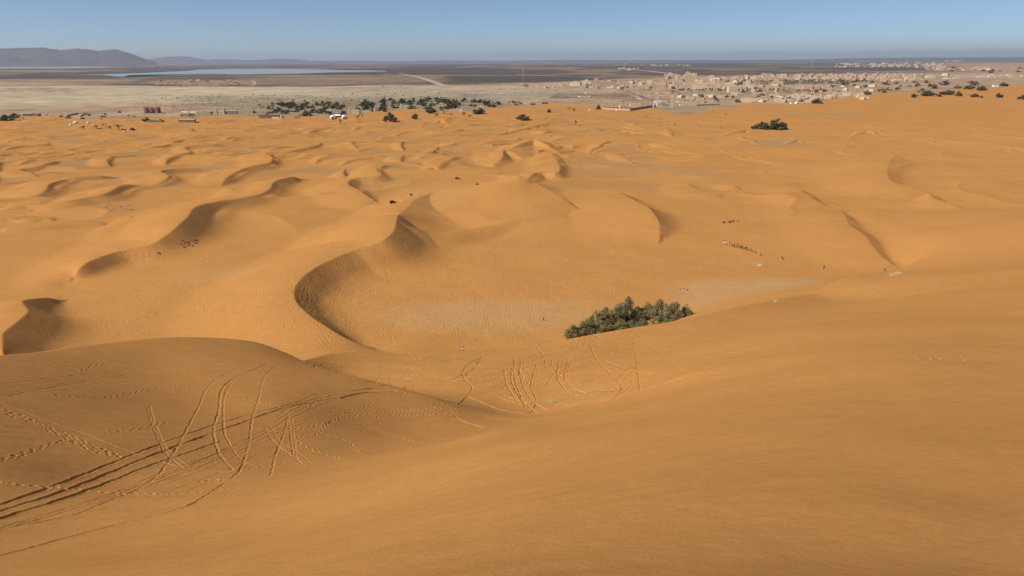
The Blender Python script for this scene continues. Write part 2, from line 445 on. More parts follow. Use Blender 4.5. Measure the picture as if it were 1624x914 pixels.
def prints(pts, step=.62, w=.12, depth=.09, lat=.13, seed=1):
    P = trace(pts)
    if len(P) < 2: return
    P = resample(P, step); rr = random.Random(seed)
    T = np.gradient(P, axis=0); T /= (np.hypot(T[:, 0], T[:, 1])[:, None] + 1e-9)
    for k in range(len(P)):
        s = lat if k % 2 else -lat
        c = P[k] + np.array([-T[k, 1], T[k, 0]]) * s + np.array([rr.uniform(-.06, .06), rr.uniform(-.06, .06)])
        q = [c + T[k] * u for u in (-.07, 0, .07)]
        stamp(q, w * rr.uniform(.85, 1.2), depth * rr.uniform(.7, 1.2))

RUTS = [
 (.19,.13,[(0,801),(88,770),(177,735),(230,714),(300,688),(380,662),(470,640),(560,622)]),
 (.2,.15,[(0,811),(90,783),(180,748),(235,725),(310,697),(380,672),(460,645),(560,628)]),
 (.2,.15,[(0,823),(110,788),(180,762),(240,738),(300,718),(350,700)]),
 (.12,.06,[(0,838),(110,805),(200,775),(260,748),(340,722),(420,690),(480,668),(540,645),(600,628)]),
 (.12,.05,[(0,842),(130,815),(230,790),(300,768),(360,745),(430,712),(500,684)]),
 (.11,.04,[(0,850),(120,824),(240,796),(330,765),(400,738)]),
 (.11,.05,[(60,822),(160,792),(240,764),(320,735),(400,702),(470,672)]),
 (.15,.10,[(443,579),(425,591),(416,606),(411,629),(400,665),(395,700),(387,731),(376,751),(349,771),(309,797),(265,813),(133,846),(0,882)]),
 (.14,.09,[(429,577),(376,586),(345,601),(327,618),(316,643),(300,674),(283,705),(265,735),(247,757),(221,775),(177,793),(124,815),(66,828),(0,839)]),
 (.17,.12,[(426,578),(389,592),(362,607),(350,623),(347,651),(339,678),(341,700),(349,722),(369,746)]),
 (.14,.08,[(367,608),(356,629),(354,660),(356,687),(367,709),(384,731),(407,740),(437,742)]),
 (.22,.05,[(0,640),(66,665),(133,689),(194,713),(248,731),(300,744),(376,749),(442,746),(530,740)]),
 (.13,.06,[(232,643),(243,678),(261,718),(283,738)]),(.13,.05,[(237,643),(249,678),(268,716),(300,742)]),
 (.15,.07,[(457,660),(451,687),(437,722),(429,755)]),(.14,.06,[(458,661),(462,700),(466,727)]),
 (.15,.07,[(420,678),(433,700),(455,718),(484,740)]),(.13,.05,[(428,675),(445,702),(470,716),(492,735)]),
 (.12,.06,[(239,766),(309,735),(376,704),(420,682),(473,647),(542,616),(600,608)]),
 (.12,.05,[(245,772),(318,740),(390,706),(450,670),(510,642),(580,622)]),
 (.11,.05,[(200,778),(300,742),(400,694),(500,648),(560,630),(620,620)]),
 (.11,.04,[(230,775),(330,738),(430,692),(520,658),(600,640)]),
 (.12,.06,[(0,609),(133,594),(221,585)]),(.13,.06,[(0,630),(88,614),(203,594)]),(.11,.05,[(0,626),(133,604),(230,592)]),
 (.11,.04,[(0,617),(120,600),(210,589)]),
 (.13,.06,[(440,660),(493,629),(550,616),(617,618)]),(.13,.06,[(440,650),(500,628),(560,610),(617,612)]),
 (.16,.08,[(540,632),(575,624),(625,622)]),(.14,.07,[(560,620),(600,616),(640,622)]),
 (.13,.06,[(488,578),(617,576),(705,563),(776,554)]),(.13,.06,[(497,583),(661,581),(749,563),(800,551)]),
 (.13,.05,[(500,570),(600,568),(690,557)]),
 (.13,.07,[(573,606),(705,608),(794,590),(860,567),(917,550)]),(.13,.07,[(600,612),(727,614),(816,590),(882,567),(931,548)]),
 (.13,.06,[(560,595),(680,600),(780,583),(850,562),(900,548)]),
 (.13,.06,[(640,618),(740,612),(830,592),(900,575),(960,562)]),
 (.15,.08,[(652,612),(705,605),(745,590),(765,567)]),(.15,.08,[(727,643),(749,616),(735,598),(740,580),(765,566)]),
 (.15,.08,[(741,629),(785,647),(816,654),(842,654),(850,634),(842,612),(851,576)]),
 (.16,.09,[(811,590),(813,610),(834,647)]),(.16,.09,[(816,567),(816,598),(829,634),(851,656)]),
 (.15,.08,[(826,570),(826,600),(842,634),(866,650)]),(.14,.07,[(800,585),(804,610),(822,640)]),
 (.15,.08,[(887,572),(884,598),(900,621),(922,629)]),(.15,.08,[(900,576),(895,598),(909,616),(935,625)]),
 (.13,.06,[(931,541),(909,572),(893,600)]),
 (.14,.07,[(935,545),(948,572),(979,603),(986,616),(971,632),(940,640)]),
 (.14,.07,[(1004,539),(1010,576),(1015,621)]),(.12,.05,[(1015,539),(1059,572),(1082,590)]),
 (.12,.05,[(917,550),(970,576),(1037,598),(1090,604)]),(.12,.04,[(930,560),(1010,590),(1100,600)]),
 (.12,.05,[(980,550),(1113,556),(1290,552)]),(.12,.04,[(980,556),(1060,570),(1135,585),(1180,586)]),
 (.12,.04,[(1000,600),(1060,606),(1110,604)]),(.12,.05,[(715,664),(745,672),(765,680)]),(.13,.06,[(713,650),(733,668),(770,678)]),
 (.11,.04,[(1015,545),(1100,552),(1200,566)]),(.11,.04,[(940,575),(1040,582),(1150,594)]),
]
FEET = [
 [(0,649),(40,662),(66,676),(115,693),(146,707),(190,724)],[(0,655),(50,670),(100,694),(140,712),(170,722)],[(0,731),(44,718),(88,702),(112,700)],
 [(0,764),(44,771),(88,773),(150,780),(221,784),(309,782),(376,775)],[(80,627),(159,632),(199,626),(247,616),(309,609)],
 [(80,572),(102,583)],[(128,588),(146,583),(168,578)],[(168,687),(221,680),(265,669)],[(362,623),(398,634),(442,645)],
 [(482,686),(473,700),(489,711),(511,720),(542,729)],[(520,689),(555,702),(568,718),(581,724)],[(577,673),(617,689),(652,700),(675,703)],
 [(681,682),(696,673),(694,656),(687,645)],[(440,687),(497,676),(550,662),(595,655),(648,652),(705,651)],[(560,665),(620,660),(680,658),(730,652)],
 [(595,601),(617,616),(661,627),(705,634)],[(540,600),(600,604),(660,600)],[(700,640),(740,655),(780,662)],[(310,768),(340,760),(355,765)],
 [(650,590),(700,585),(740,578)],[(470,640),(560,655)],[(450,735),(400,745)],[(760,600),(800,625),(790,640)],[(590,640),(540,660),(500,690)],
]
print('tracks')
for k, (w, dp, p) in enumerate(RUTS):
    up = 2.9 if (p[0][0] > 480) else (.6 if dp > .08 else .75)
    rut(p, w * .85, dp * up, .03, k)
    if k % 3 == 0 and dp < .1: rut([(a + 5, b + 3) for a, b in p], w, dp * .7, .03, k + 50)
for k, p in enumerate(FEET): prints(p, seed=k, w=.14, depth=.12)
rnd = random.Random(77)
# quad and car tracks out on the saddle, round the great bowl and over the left apron
ZONES = [  # px0,px1,py0,py1, count, heading(deg from +x), spread, curvature
 (560,1000,560,645, 44, 40, 70, .03),(480,760,558,600, 16, 10, 20, .01),(100,470,400,540, 62, 25, 50, .008),(300,560,470,550, 44, 60, 80, .012),
 (500,640,420,530, 34, 60, 60, .014),(600,1000,515,552, 90, 80, 60, .02),(560,760,440,540, 40, 60, 50, .015),(700,900,340,480, 52, 100, 40, .010),
 (880,1080,350,480, 34, 100, 60, .014),(1010,1060,360,400, 16, 75, 18, .004),(1080,1330,400,470, 26, 110, 60, .012),
 (640,760,300,350, 14, 60, 60, .014),(20,200,470,560, 18, 40, 50, .01),(300,620,340,440, 18, 30, 40, .006),
 (480,560,480,560, 24, 120, 50, .02),
]
for (a0, a1, b0, b1, n, hd, spd, cv) in ZONES:
    for k in range(int(n * 1.5)):
        h0 = hit(rnd.uniform(a0, a1), rnd.uniform(b0, b1), BASE)
        if h0 is None or (h0.y < 135 and h0.x < -12): continue
        x, y = h0.x, h0.y; th = math.radians(hd + rnd.gauss(0, spd * .5)); kc = rnd.gauss(0, cv)
        L = rnd.uniform(18, 75) if h0.y > 180 else rnd.uniform(8, 30); pts = []
        n_s = int(L / 1.5)
        for s in range(n_s):
            pts.append((x, y)); x += 1.5 * math.cos(th); y += 1.5 * math.sin(th); th += kc * 1.5; kc += rnd.gauss(0, .0015)
        if len(pts) < 4: continue
        P = np.array(pts); T = np.gradient(P, axis=0); T /= np.hypot(T[:, 0], T[:, 1])[:, None]
        far = h0.y > 180
        w = .27 if far else .15; dp = rnd.uniform(.07, .15) if far else rnd.uniform(.07, .13)
        for o in ((-.7, .7) if rnd.random() < .7 else (0,)):
            stamp(resample(P + np.stack([-T[:, 1], T[:, 0]], 1) * o, w * .5), w, dp)
Z = Z + DEP

# ------------------------------------------------------------------ what the ground is made of
PX, PY = plan_px(X, Y, np.zeros_like(X))
PX = np.clip(PX, -3000, 5000).astype(np.float32); PY = np.clip(PY, -500, 3000).astype(np.float32)
COL = np.empty(Z.shape + (3,), np.float32)
SAND = np.array((.51, .243, .073)); PAN = np.array((.49, .292, .13)); CREAM = np.array((.53, .42, .28)); GRAV = np.array((.105, .085, .078))
SOIL = np.array((.40, .275, .17)); PINK = np.array((.50, .31, .19))
COL[:] = SAND
COL *= (1 + .10 * (fbm(X / 60, Y / 45, 3, 61) - .5))[..., None]
def lay(mask, c):
    global COL
    COL += (np.asarray(c, np.float32) - COL) * mask[..., None].astype(np.float32)
def lay_at(S, mask, c):
    COL[S] += (np.asarray(c, np.float32) - COL[S]) * mask[..., None].astype(np.float32)
def ell(px, py, cx, cy, rx, ry, soft=.5):
    d = ((px - cx) / rx) ** 2 + ((py - cy) / ry) ** 2
    return sstep(1 + soft, 1 - soft, d)
jm0, jm1 = np.searchsorted(RR, 200), np.searchsorted(RR, 1700)
S = (slice(jm0, jm1), slice(None))
fx, fy = plan_px(X[S], Y[S], np.full_like(X[S], 2.0)); nz = fbm(X[S] / 24, Y[S] / 24, 4, 71) - .5; nq = fbm(X[S] / 3.2, Y[S] / 3.2, 3, 73) - .5
low = sstep(7, 3, Z[S] - FL[S])
for (cx, cy, rx, ry, st) in [(760,503,160,25,.75),(870,492,150,17,.45),(1180,468,120,24,.85),(1240,455,55,13,.6),(1205,421,12,4,.9),(1090,495,60,20,.5),
        (700,330,55,14,.25),(360,442,80,12,.35),(300,385,30,8,.4),(190,334,35,6,.6),(1245,232,62,5,.8),(620,295,60,8,.3),(110,262,35,5,.6),(1240,232,40,4,.3),
        (200,285,40,4,.6),(255,282,30,4,.5),(640,255,40,4,.5),(720,235,60,4,.5),(330,268,40,4,.5),(480,260,40,4,.35),(400,240,60,3,.4),(930,262,60,6,.35),(1290,180,60,4,.5),(1350,182,45,4,.6)]:
    lay_at(S, ell(fx + 40 * nz + 22 * nq, fy + 12 * nz + 6 * nq, cx, cy, rx, ry, .75) * st * .82 * (.55 + .9 * (fbm(X[S] / 9, Y[S] / 9, 3, 75))).clip(0, 1.1).clip(0, 1), PAN * (1.0 if cy > 400 else .8))
# interdune flats: bare stony ground where the sand is thin
thin = sstep(.9, .15, DUNE[S]) * sstep(360, 250, fy) * sstep(.52, .66, fbm(X[S] / 45, Y[S] / 30, 3, 81)) * sstep(1250, 1050, fx + 60 * nz)
lay_at(S, thin * .6, PAN * .75)
# ---- the plain past the sand
EDGE_Y = [(-2500,200),(-200,190),(0,190),(60,184),(130,190),(230,186),(300,183),(420,184),(520,187),(560,184),(640,176),(760,177),(800,169),(880,168),(950,170),(1060,176),(1100,180),(1140,172),(1190,165),(1260,168),(1310,160),(1360,154),(1420,149),(1470,146),(1560,140),(1640,134),(1800,128),(4500,115)]
jf = np.searchsorted(RR, 1150); F = (slice(jf, NR), slice(None))
px, py = PX[F], PY[F]; xf, yf = X[F], Y[F]
n1 = fbm(xf / 240, yf / 240, 4, 91) - .5; n2 = fbm(xf / 60, yf / 60, 3, 95) - .5; n3 = fbm(xf / 1400, yf / 1400, 4, 99) - .5
qy = py - 97
ey = np.interp(px, [e[0] for e in EDGE_Y], [e[1] for e in EDGE_Y])
plain = sstep(1.5, -1.5, py - ey + 9 * n1 + 5 * n2)
soil = SOIL * (1 + .5 * n2[..., None] + .3 * n1[..., None])
base = soil
def mixc(b, m, c):
    return b + (np.asarray(c) - b) * m[..., None]
# pale clay flat
cm = sstep(136.8, 138.6, py + 1.2 * n1 + .012 * np.maximum(px - 480, 0) * 0) * sstep(172, 163, py + 10 * n1 + .02 * (px - 200)) * sstep(900, 820, px + 60 * n1)
base = mixc(base, cm, CREAM * .97); base *= (1 - cm * .14 * np.abs(np.sin(py * 1.3 + 30 * n1)) * sstep(.0, .35, fbm(xf / 500, yf / 90, 2, 105) - .3))[..., None]
cm2 = sstep(138, 141, py + 3 * n1) * sstep(164, 158, py + 8 * n1) * sstep(450, 600, px) * sstep(1010, 900, px)
base = mixc(base, cm2 * .8, np.array((.39, .31, .215)))
# stony desert
rowlow = np.interp(px, [-2500, 0, 250, 480, 880, 1000, 1250, 1400, 1650, 4500], [131, 130, 137.5, 137.8, 131, 124, 119, 117, 112, 110])
gm = sstep(1.2, -.6, py - rowlow + 3 * n1)
gcol = GRAV * (1 + .35 * n2[..., None]) 
streak = fbm(xf / 900, yf / 2600, 4, 111)
gcol = mixc(gcol, sstep(.56, .68, streak) * .55, SOIL * .9)
gcol = mixc(gcol, sstep(.60, .66, fbm(xf / 1500, yf / 400, 4, 117)) * .45, SOIL)
base = mixc(base, gm, gcol)
# brown strips at the left, salt line, pale strips
base = mixc(base, ell(px, py + 3 * n1, 60, 128.5, 150, 2.2) * .8, (.36,.27,.19))
base = mixc(base, ell(px, py + 2 * n3, 60, 107.5, 110, 1.6) * .8, (.40,.33,.27))
base = mixc(base, ell(px, py + 2 * n3, 0, 112.5, 130, .9) * .6, (.36,.29,.22))
base = mixc(base, sstep(1.2, .5, np.abs(py - (101.6 - .0045 * px))) * sstep(820, 500, px), (.62,.56,.50))
base = mixc(base, sstep(.9, .4, np.abs(py - (112.8 + .001 * px))) * sstep(330, 60, px) * .5, (.34,.28,.2))
base = mixc(base, ell(px, py + 6 * n1, 320, 132, 90, 4.5) * .8, SOIL * 1.05)
# oases' dark earth, field blocks
base = mixc(base, sstep(150, 158, py + 8 * n1) * sstep(190, 182, py) * sstep(250, 330, px) * sstep(830, 760, px) * (.45 + .4 * n2), (.20,.18,.11))
for (cx, cy, rx, ry) in [(60,144.5,80,4.5),]:
    cell = ((np.floor((px + 2.2 * py) / 17) * 7 + np.floor(py / 4) * 3) % 5) / 5.0
    m = ell(px, py, cx, cy, rx, ry, .15); base = mixc(base, m * .55, (.40,.31,.21)); base *= (1 - .28 * m * cell * (py < 149))[..., None]
# plantation rows
pm = ((py > 148.2) & (py < 157.6) & (px > 884 - (py - 148) * 1.6 + 0) & (px < 994 + (py - 148) * 1.9)).astype(float)
rows = .5 + .5 * np.sin((px + (py - 148) * (px - 940) / -60 + (py - 148) * 1.0) * 2 * math.pi / 4.6)
base = mixc(base, pm * (.35 + .5 * rows * sstep(.35, .5, fbm(xf / 120, yf / 120, 2, 120))), (.15,.09,.062))
# pink sand far at the right
pk = sstep(1440, 1600, px + 90 * n3 + 3.0 * (118 - py)) * sstep(118, 111, py + 6 * n1 - .02 * (px - 1500)) * sstep(97, 101.5, py + .03 * (1624 - px) * 0)
base = mixc(base, pk * .85, PINK)
bm_ = sstep(1300, 1420, px) * sstep(111, 114, py) * sstep(126, 120, py)
base = mixc(base, bm_ * .55, (.34,.24,.175))
base = mixc(base, ell(px, py, 1560, 121, 70, 3, .7) * .7, (.52,.40,.30))
# grey car park below the tower
plain2 = np.maximum(plain, ell(px + 10 * n2, py, 1090, 176, 34, 6, .3))
m = plain2 * sstep(1150, 1300, RR[jf:])[:, None]
COL[F] += (base.astype(np.float32) - COL[F]) * m[..., None].astype(np.float32)
PLAIN = np.zeros(Z.shape, np.float32); PLAIN[F] = m
# sand relief dies out where the plain begins
flat = FL[F] * 0 + 1.5
Z[F] = Z[F] * (1 - m) + flat * m
del PX, PY
# ------------------------------------------------------------------ build
def build_grid(name, Zg, mat):
    me = bpy.data.meshes.new(name)
    nv = NR * (NA - 1)
    co = np.empty((NR, NA - 1, 3), np.float32)
    co[..., 0] = X[:, :-1]; co[..., 1] = Y[:, :-1]; co[..., 2] = Zg[:, :-1]
    idx = np.arange(nv, dtype=np.int32).reshape(NR, NA - 1)
    nx = np.roll(idx, -1, axis=1)
    q = np.stack([idx[:-1], nx[:-1], nx[1:], idx[1:]], -1).reshape(-1, 4)[:, ::-1]
    me.vertices.add(nv); me.vertices.foreach_set('co', co.ravel())
    me.loops.add(q.size); me.loops.foreach_set('vertex_index', np.ascontiguousarray(q).ravel())
    me.polygons.add(len(q)); me.polygons.foreach_set('loop_start', np.arange(0, q.size, 4, dtype=np.int32))
    me.polygons.foreach_set('use_smooth', np.ones(len(q), dtype=bool))
    me.update(calc_edges=True)
    me.materials.append(mat)
    return me
# ------------------------------------------------------------------ materials
def new_mat(name, col=(.5, .5, .5), rough=.9, spec=.2, metal=0.0):
    m = bpy.data.materials.new(name); m.use_nodes = True
    b = m.node_tree.nodes['Principled BSDF']
    b.inputs['Base Color'].default_value = tuple(col) + (1,)
    b.inputs['Roughness'].default_value = rough; b.inputs['Specular IOR Level'].default_value = spec
    b.inputs['Metallic'].default_value = metal
    return m
def noisy(name, c1, c2, scale=3.0, rough=.9, bump=0.0, detail=4, spec=.15, coords='Object'):
    m = new_mat(name, c1, rough, spec); nt = m.node_tree; b = nt.nodes['Principled BSDF']
    tc = nt.nodes.new('ShaderNodeTexCoord'); n = nt.nodes.new('ShaderNodeTexNoise'); n.inputs['Scale'].default_value = scale; n.inputs['Detail'].default_value = detail
    r = nt.nodes.new('ShaderNodeValToRGB'); r.color_ramp.elements[0].position = .3; r.color_ramp.elements[1].position = .7
    r.color_ramp.elements[0].color = tuple(c1) + (1,); r.color_ramp.elements[1].color = tuple(c2) + (1,)
    nt.links.new(tc.outputs[coords], n.inputs['Vector']); nt.links.new(n.outputs['Fac'], r.inputs[0]); nt.links.new(r.outputs[0], b.inputs['Base Color'])
    if bump:
        bp = nt.nodes.new('ShaderNodeBump'); bp.inputs['Strength'].default_value = 1; bp.inputs['Distance'].default_value = bump
        nt.links.new(n.outputs['Fac'], bp.inputs['Height']); nt.links.new(bp.outputs[0], b.inputs['Normal'])
    return m
M = {}
def ground_mat():
    m = new_mat('ground', (.5, .24, .07), 1.0, .0); nt = m.node_tree; b = nt.nodes['Principled BSDF']; L = nt.links.new
    at = nt.nodes.new('ShaderNodeAttribute'); at.attribute_name = 'ground_color'
    ge = nt.nodes.new('ShaderNodeNewGeometry')
    def noise(scale, det=3):
        n = nt.nodes.new('ShaderNodeTexNoise'); n.inputs['Scale'].default_value = scale; n.inputs['Detail'].default_value = det
        L(ge.outputs['Position'], n.inputs['Vector']); return n
    def mapr(src, a, c):
        r = nt.nodes.new('ShaderNodeMapRange'); r.inputs['From Min'].default_value = .3; r.inputs['From Max'].default_value = .7
        r.inputs['To Min'].default_value = a; r.inputs['To Max'].default_value = c; L(src, r.inputs['Value']); return r
    a1 = mapr(noise(.35, 5).outputs['Fac'], .955, 1.045); a2 = mapr(noise(3.5, 3).outputs['Fac'], .96, 1.04)
    mu = nt.nodes.new('ShaderNodeMath'); mu.operation = 'MULTIPLY'; L(a1.outputs[0], mu.inputs[0]); L(a2.outputs[0], mu.inputs[1])
    vm = nt.nodes.new('ShaderNodeVectorMath'); vm.operation = 'SCALE'; L(at.outputs['Color'], vm.inputs[0])
    f1 = mapr(noise(.012, 6).outputs['Fac'], .74, 1.24); f2 = mapr(noise(.0022, 5).outputs['Fac'], .84, 1.15)
    fm = nt.nodes.new('ShaderNodeMath'); fm.operation = 'MULTIPLY'; L(f1.outputs[0], fm.inputs[0]); L(f2.outputs[0], fm.inputs[1])
    fs = nt.nodes.new('ShaderNodeMix'); fs.data_type = 'FLOAT'; fs.inputs[2].default_value = 1.0; L(fm.outputs[0], fs.inputs[3]); L(at.outputs['Alpha'], fs.inputs[0])
    mf = nt.nodes.new('ShaderNodeMath'); mf.operation = 'MULTIPLY'; L(mu.outputs[0], mf.inputs[0]); L(fs.outputs[0], mf.inputs[1])
    L(mf.outputs[0], vm.inputs['Scale'])
    L(vm.outputs[0], b.inputs['Base Color'])
    # wind ripples: long warped crests about 15 cm and 1 m apart, and loose grain
    mp = nt.nodes.new('ShaderNodeMapping'); mp.inputs['Rotation'].default_value = (0, 0, math.radians(58)); L(ge.outputs['Position'], mp.inputs['Vector'])
    def wave(sc, dist, dsc):
        w = nt.nodes.new('ShaderNodeTexWave'); w.wave_type = 'BANDS'; w.bands_direction = 'X'; w.inputs['Scale'].default_value = sc
        w.inputs['Distortion'].default_value = dist; w.inputs['Detail'].default_value = 2; w.inputs['Detail Scale'].default_value = dsc
        L(mp.outputs[0], w.inputs['Vector']); return w
    w1 = wave(.5, 4.0, .4); w2 = wave(.16, 6.0, .6)
    g = noise(9, 4)
    h1 = nt.nodes.new('ShaderNodeMath'); h1.operation = 'MULTIPLY'; L(w1.outputs['Fac'], h1.inputs[0]); h1.inputs[1].default_value = .042
    pn = mapr(noise(.05, 2).outputs['Fac'], .15, 1.0)
    h1b = nt.nodes.new('ShaderNodeMath'); h1b.operation = 'MULTIPLY'; L(h1.outputs[0], h1b.inputs[0]); L(pn.outputs[0], h1b.inputs[1])
    h2 = nt.nodes.new('ShaderNodeMath'); h2.operation = 'MULTIPLY_ADD'; L(w2.outputs['Fac'], h2.inputs[0]); h2.inputs[1].default_value = .05; L(h1b.outputs[0], h2.inputs[2])
    h3 = nt.nodes.new('ShaderNodeMath'); h3.operation = 'MULTIPLY_ADD'; L(g.outputs['Fac'], h3.inputs[0]); h3.inputs[1].default_value = .022; L(h2.outputs[0], h3.inputs[2])
    h4 = nt.nodes.new('ShaderNodeMath'); h4.operation = 'MULTIPLY_ADD'; L(noise(1.2, 4).outputs['Fac'], h4.inputs[0]); h4.inputs[1].default_value = .05; L(h3.outputs[0], h4.inputs[2])
    bp = nt.nodes.new('ShaderNodeBump'); bp.inputs['Strength'].default_value = .8; bp.inputs['Distance'].default_value = 1.0
    L(h4.outputs[0], bp.inputs['Height']); L(bp.outputs[0], b.inputs['Normal'])
    return m
M['ground'] = ground_mat()

def link(name, me, parent=None, **props):
    o = bpy.data.objects.new(name, me); SC.collection.objects.link(o)
    if parent is not None: o.parent = parent
    for k, v in props.items():
        if v is not None: o[k] = v
    return o
gme = build_grid('ground', Z, M['ground'])
ca = gme.color_attributes.new('ground_color', 'FLOAT_COLOR', 'POINT')
cc = np.ones((NR * (NA - 1), 4), np.float32); cc[:, :3] = COL[:, :-1].reshape(-1, 3); cc[:, 3] = PLAIN[:, :-1].ravel()
ca.data.foreach_set('color', cc.ravel()); del cc
link('desert_ground', gme, kind='structure')

# ------------------------------------------------------------------ haze
hz = bpy.data.materials.new('haze'); hz.use_nodes = True; nt = hz.node_tree; nt.nodes.clear()
out = nt.nodes.new('ShaderNodeOutputMaterial'); pv = nt.nodes.new('ShaderNodeVolumePrincipled')
pv.inputs['Color'].default_value = (.80, .87, 1.0, 1); pv.inputs['Density'].default_value = 2.1e-5; pv.inputs['Anisotropy'].default_value = 0.2
nt.links.new(pv.outputs[0], out.inputs['Volume'])
def box_mesh(name, lo, hi, mat):
    v = [(x, y, z) for z in (lo[2], hi[2]) for y in (lo[1], hi[1]) for x in (lo[0], hi[0])]
    f = [(0, 2, 3, 1), (4, 5, 7, 6), (0, 1, 5, 4), (2, 6, 7, 3), (0, 4, 6, 2), (1, 3, 7, 5)]
    me = bpy.data.meshes.new(name); me.from_pydata(v, [], f); me.materials.append(mat); return me
link('haze', box_mesh('haze', (-95000, -95000, -60), (95000, 95000, 900), hz), kind='stuff')

# ------------------------------------------------------------------ lake and hills
M['water'] = noisy('water', (.30, .36, .37), (.36, .42, .42), .004, .45, spec=.5)
def sheet(name, pts, z, mat):
    me = bpy.data.meshes.new(name); v = []
    for p in pts: x, y = at_z(p[0], p[1], z); v.append((x, y, z))
    b = bmesh.new(); vs_ = [b.verts.new(q) for q in v]; b.faces.new(vs_); bmesh.ops.triangulate(b, faces=b.faces[:]); bmesh.ops.recalc_face_normals(b, faces=b.faces[:])
    b.to_mesh(me); b.free()
    if me.polygons[0].normal.z < 0: me.flip_normals()
    me.materials.append(mat); return me
lk = [(115,119.6),(140,118.9),(165,118.6),(180,121.5),(196,121.8),(205,119.4),(250,118.4),(300,117.9),(330,117.2),(370,118.2),(420,117.6),(470,117),(520,115.2),(570,114.4),(615,113.6),(608,112.2),(560,111.8),(500,110.4),(440,109.6),(390,109.2),(340,109.9),(310,111),(300,112.6),(270,113.8),(240,115.4),(210,116.6),(185,117.3),(150,118)]
link('lake', sheet('lake', lk, 3.0, M['water']), kind='structure')
M['rock'] = noisy('mountain_rock', (.06, .047, .045), (.12, .092, .08), .0012, 1.0)
def hills(name, prof, dist, depth, seed):
    n = 260; m_ = 40
    pr = np.array(prof, float); px_ = np.linspace(pr[0, 0], pr[-1, 0], n); py_ = np.interp(px_, pr[:, 0], pr[:, 1])
    v = []; rows = []
    for i in range(n):
        x, y, z = at_r(px_[i], py_[i], dist); rows.append((x, y, max(z, 2)))
    rows = np.array(rows)
    t = np.linspace(-1, 1, m_)
    dirv = rows[:, :2] / np.hypot(rows[:, 0], rows[:, 1])[:, None]
    ii = np.arange(n)
    for k in range(m_):
        off = t[k] * depth
        gul = fbm(ii / 9.0 + 4 * t[k], np.full(n, t[k] * 2.2), 4, seed); 
        prof_k = np.clip(1 - abs(t[k]), 0, 1)
        shape = prof_k ** 1.15 * (1 - .42 * np.abs(2 * gul - 1) * 4 * prof_k * (1 - prof_k) - .25 * (1 - prof_k) * gul)
        for i in range(n):
            v.append((rows[i, 0] + dirv[i, 0] * off, rows[i, 1] + dirv[i, 1] * off, rows[i, 2] * shape[i] - 3))
    f = [(k * n + i, k * n + i + 1, (k + 1) * n + i + 1, (k + 1) * n + i) for k in range(m_ - 1) for i in range(n - 1)]
    me = bpy.data.meshes.new(name); me.from_pydata(v, [], f); me.polygons.foreach_set('use_smooth', [True] * len(f)); me.materials.append(M['rock'])
    link(name, me, kind='structure')
hills('table_mountain', [(-420,84),(-200,78),(-60,77),(0,76),(66,74.5),(73,74.6),(76,76),(90,76.6),(95,78.5),(104,77.6),(115,77),(124,75.6),(130,77.4),(140,77.5),(158,80),(166,78),(180,76.8),(187,77.6),(200,82),(215,87),(225,91),(236,95.5),(250,98.5)], 34000, 3200, 3)
hills('far_hills', [(226,97.5),(235,93.5),(255,91),(272,89.5),(284,89),(300,89.4),(312,92),(330,94.8),(345,93.5),(365,94),(400,95.5),(430,93.6),(452,93),(470,93.8),(500,96.5),(560,96),(640,97),(720,97.5),(860,98)], 58000, 3500, 9)
hills('horizon_hills', [(620,97),(700,95.8),(800,96.2),(900,95.2),(1000,95.4),(1100,94.9),(1200,95),(1320,93.6),(1340,92.2),(1400,91.8),(1480,91.2),(1560,91),(1640,90.5),(1700,91)], 60000, 4000, 13)
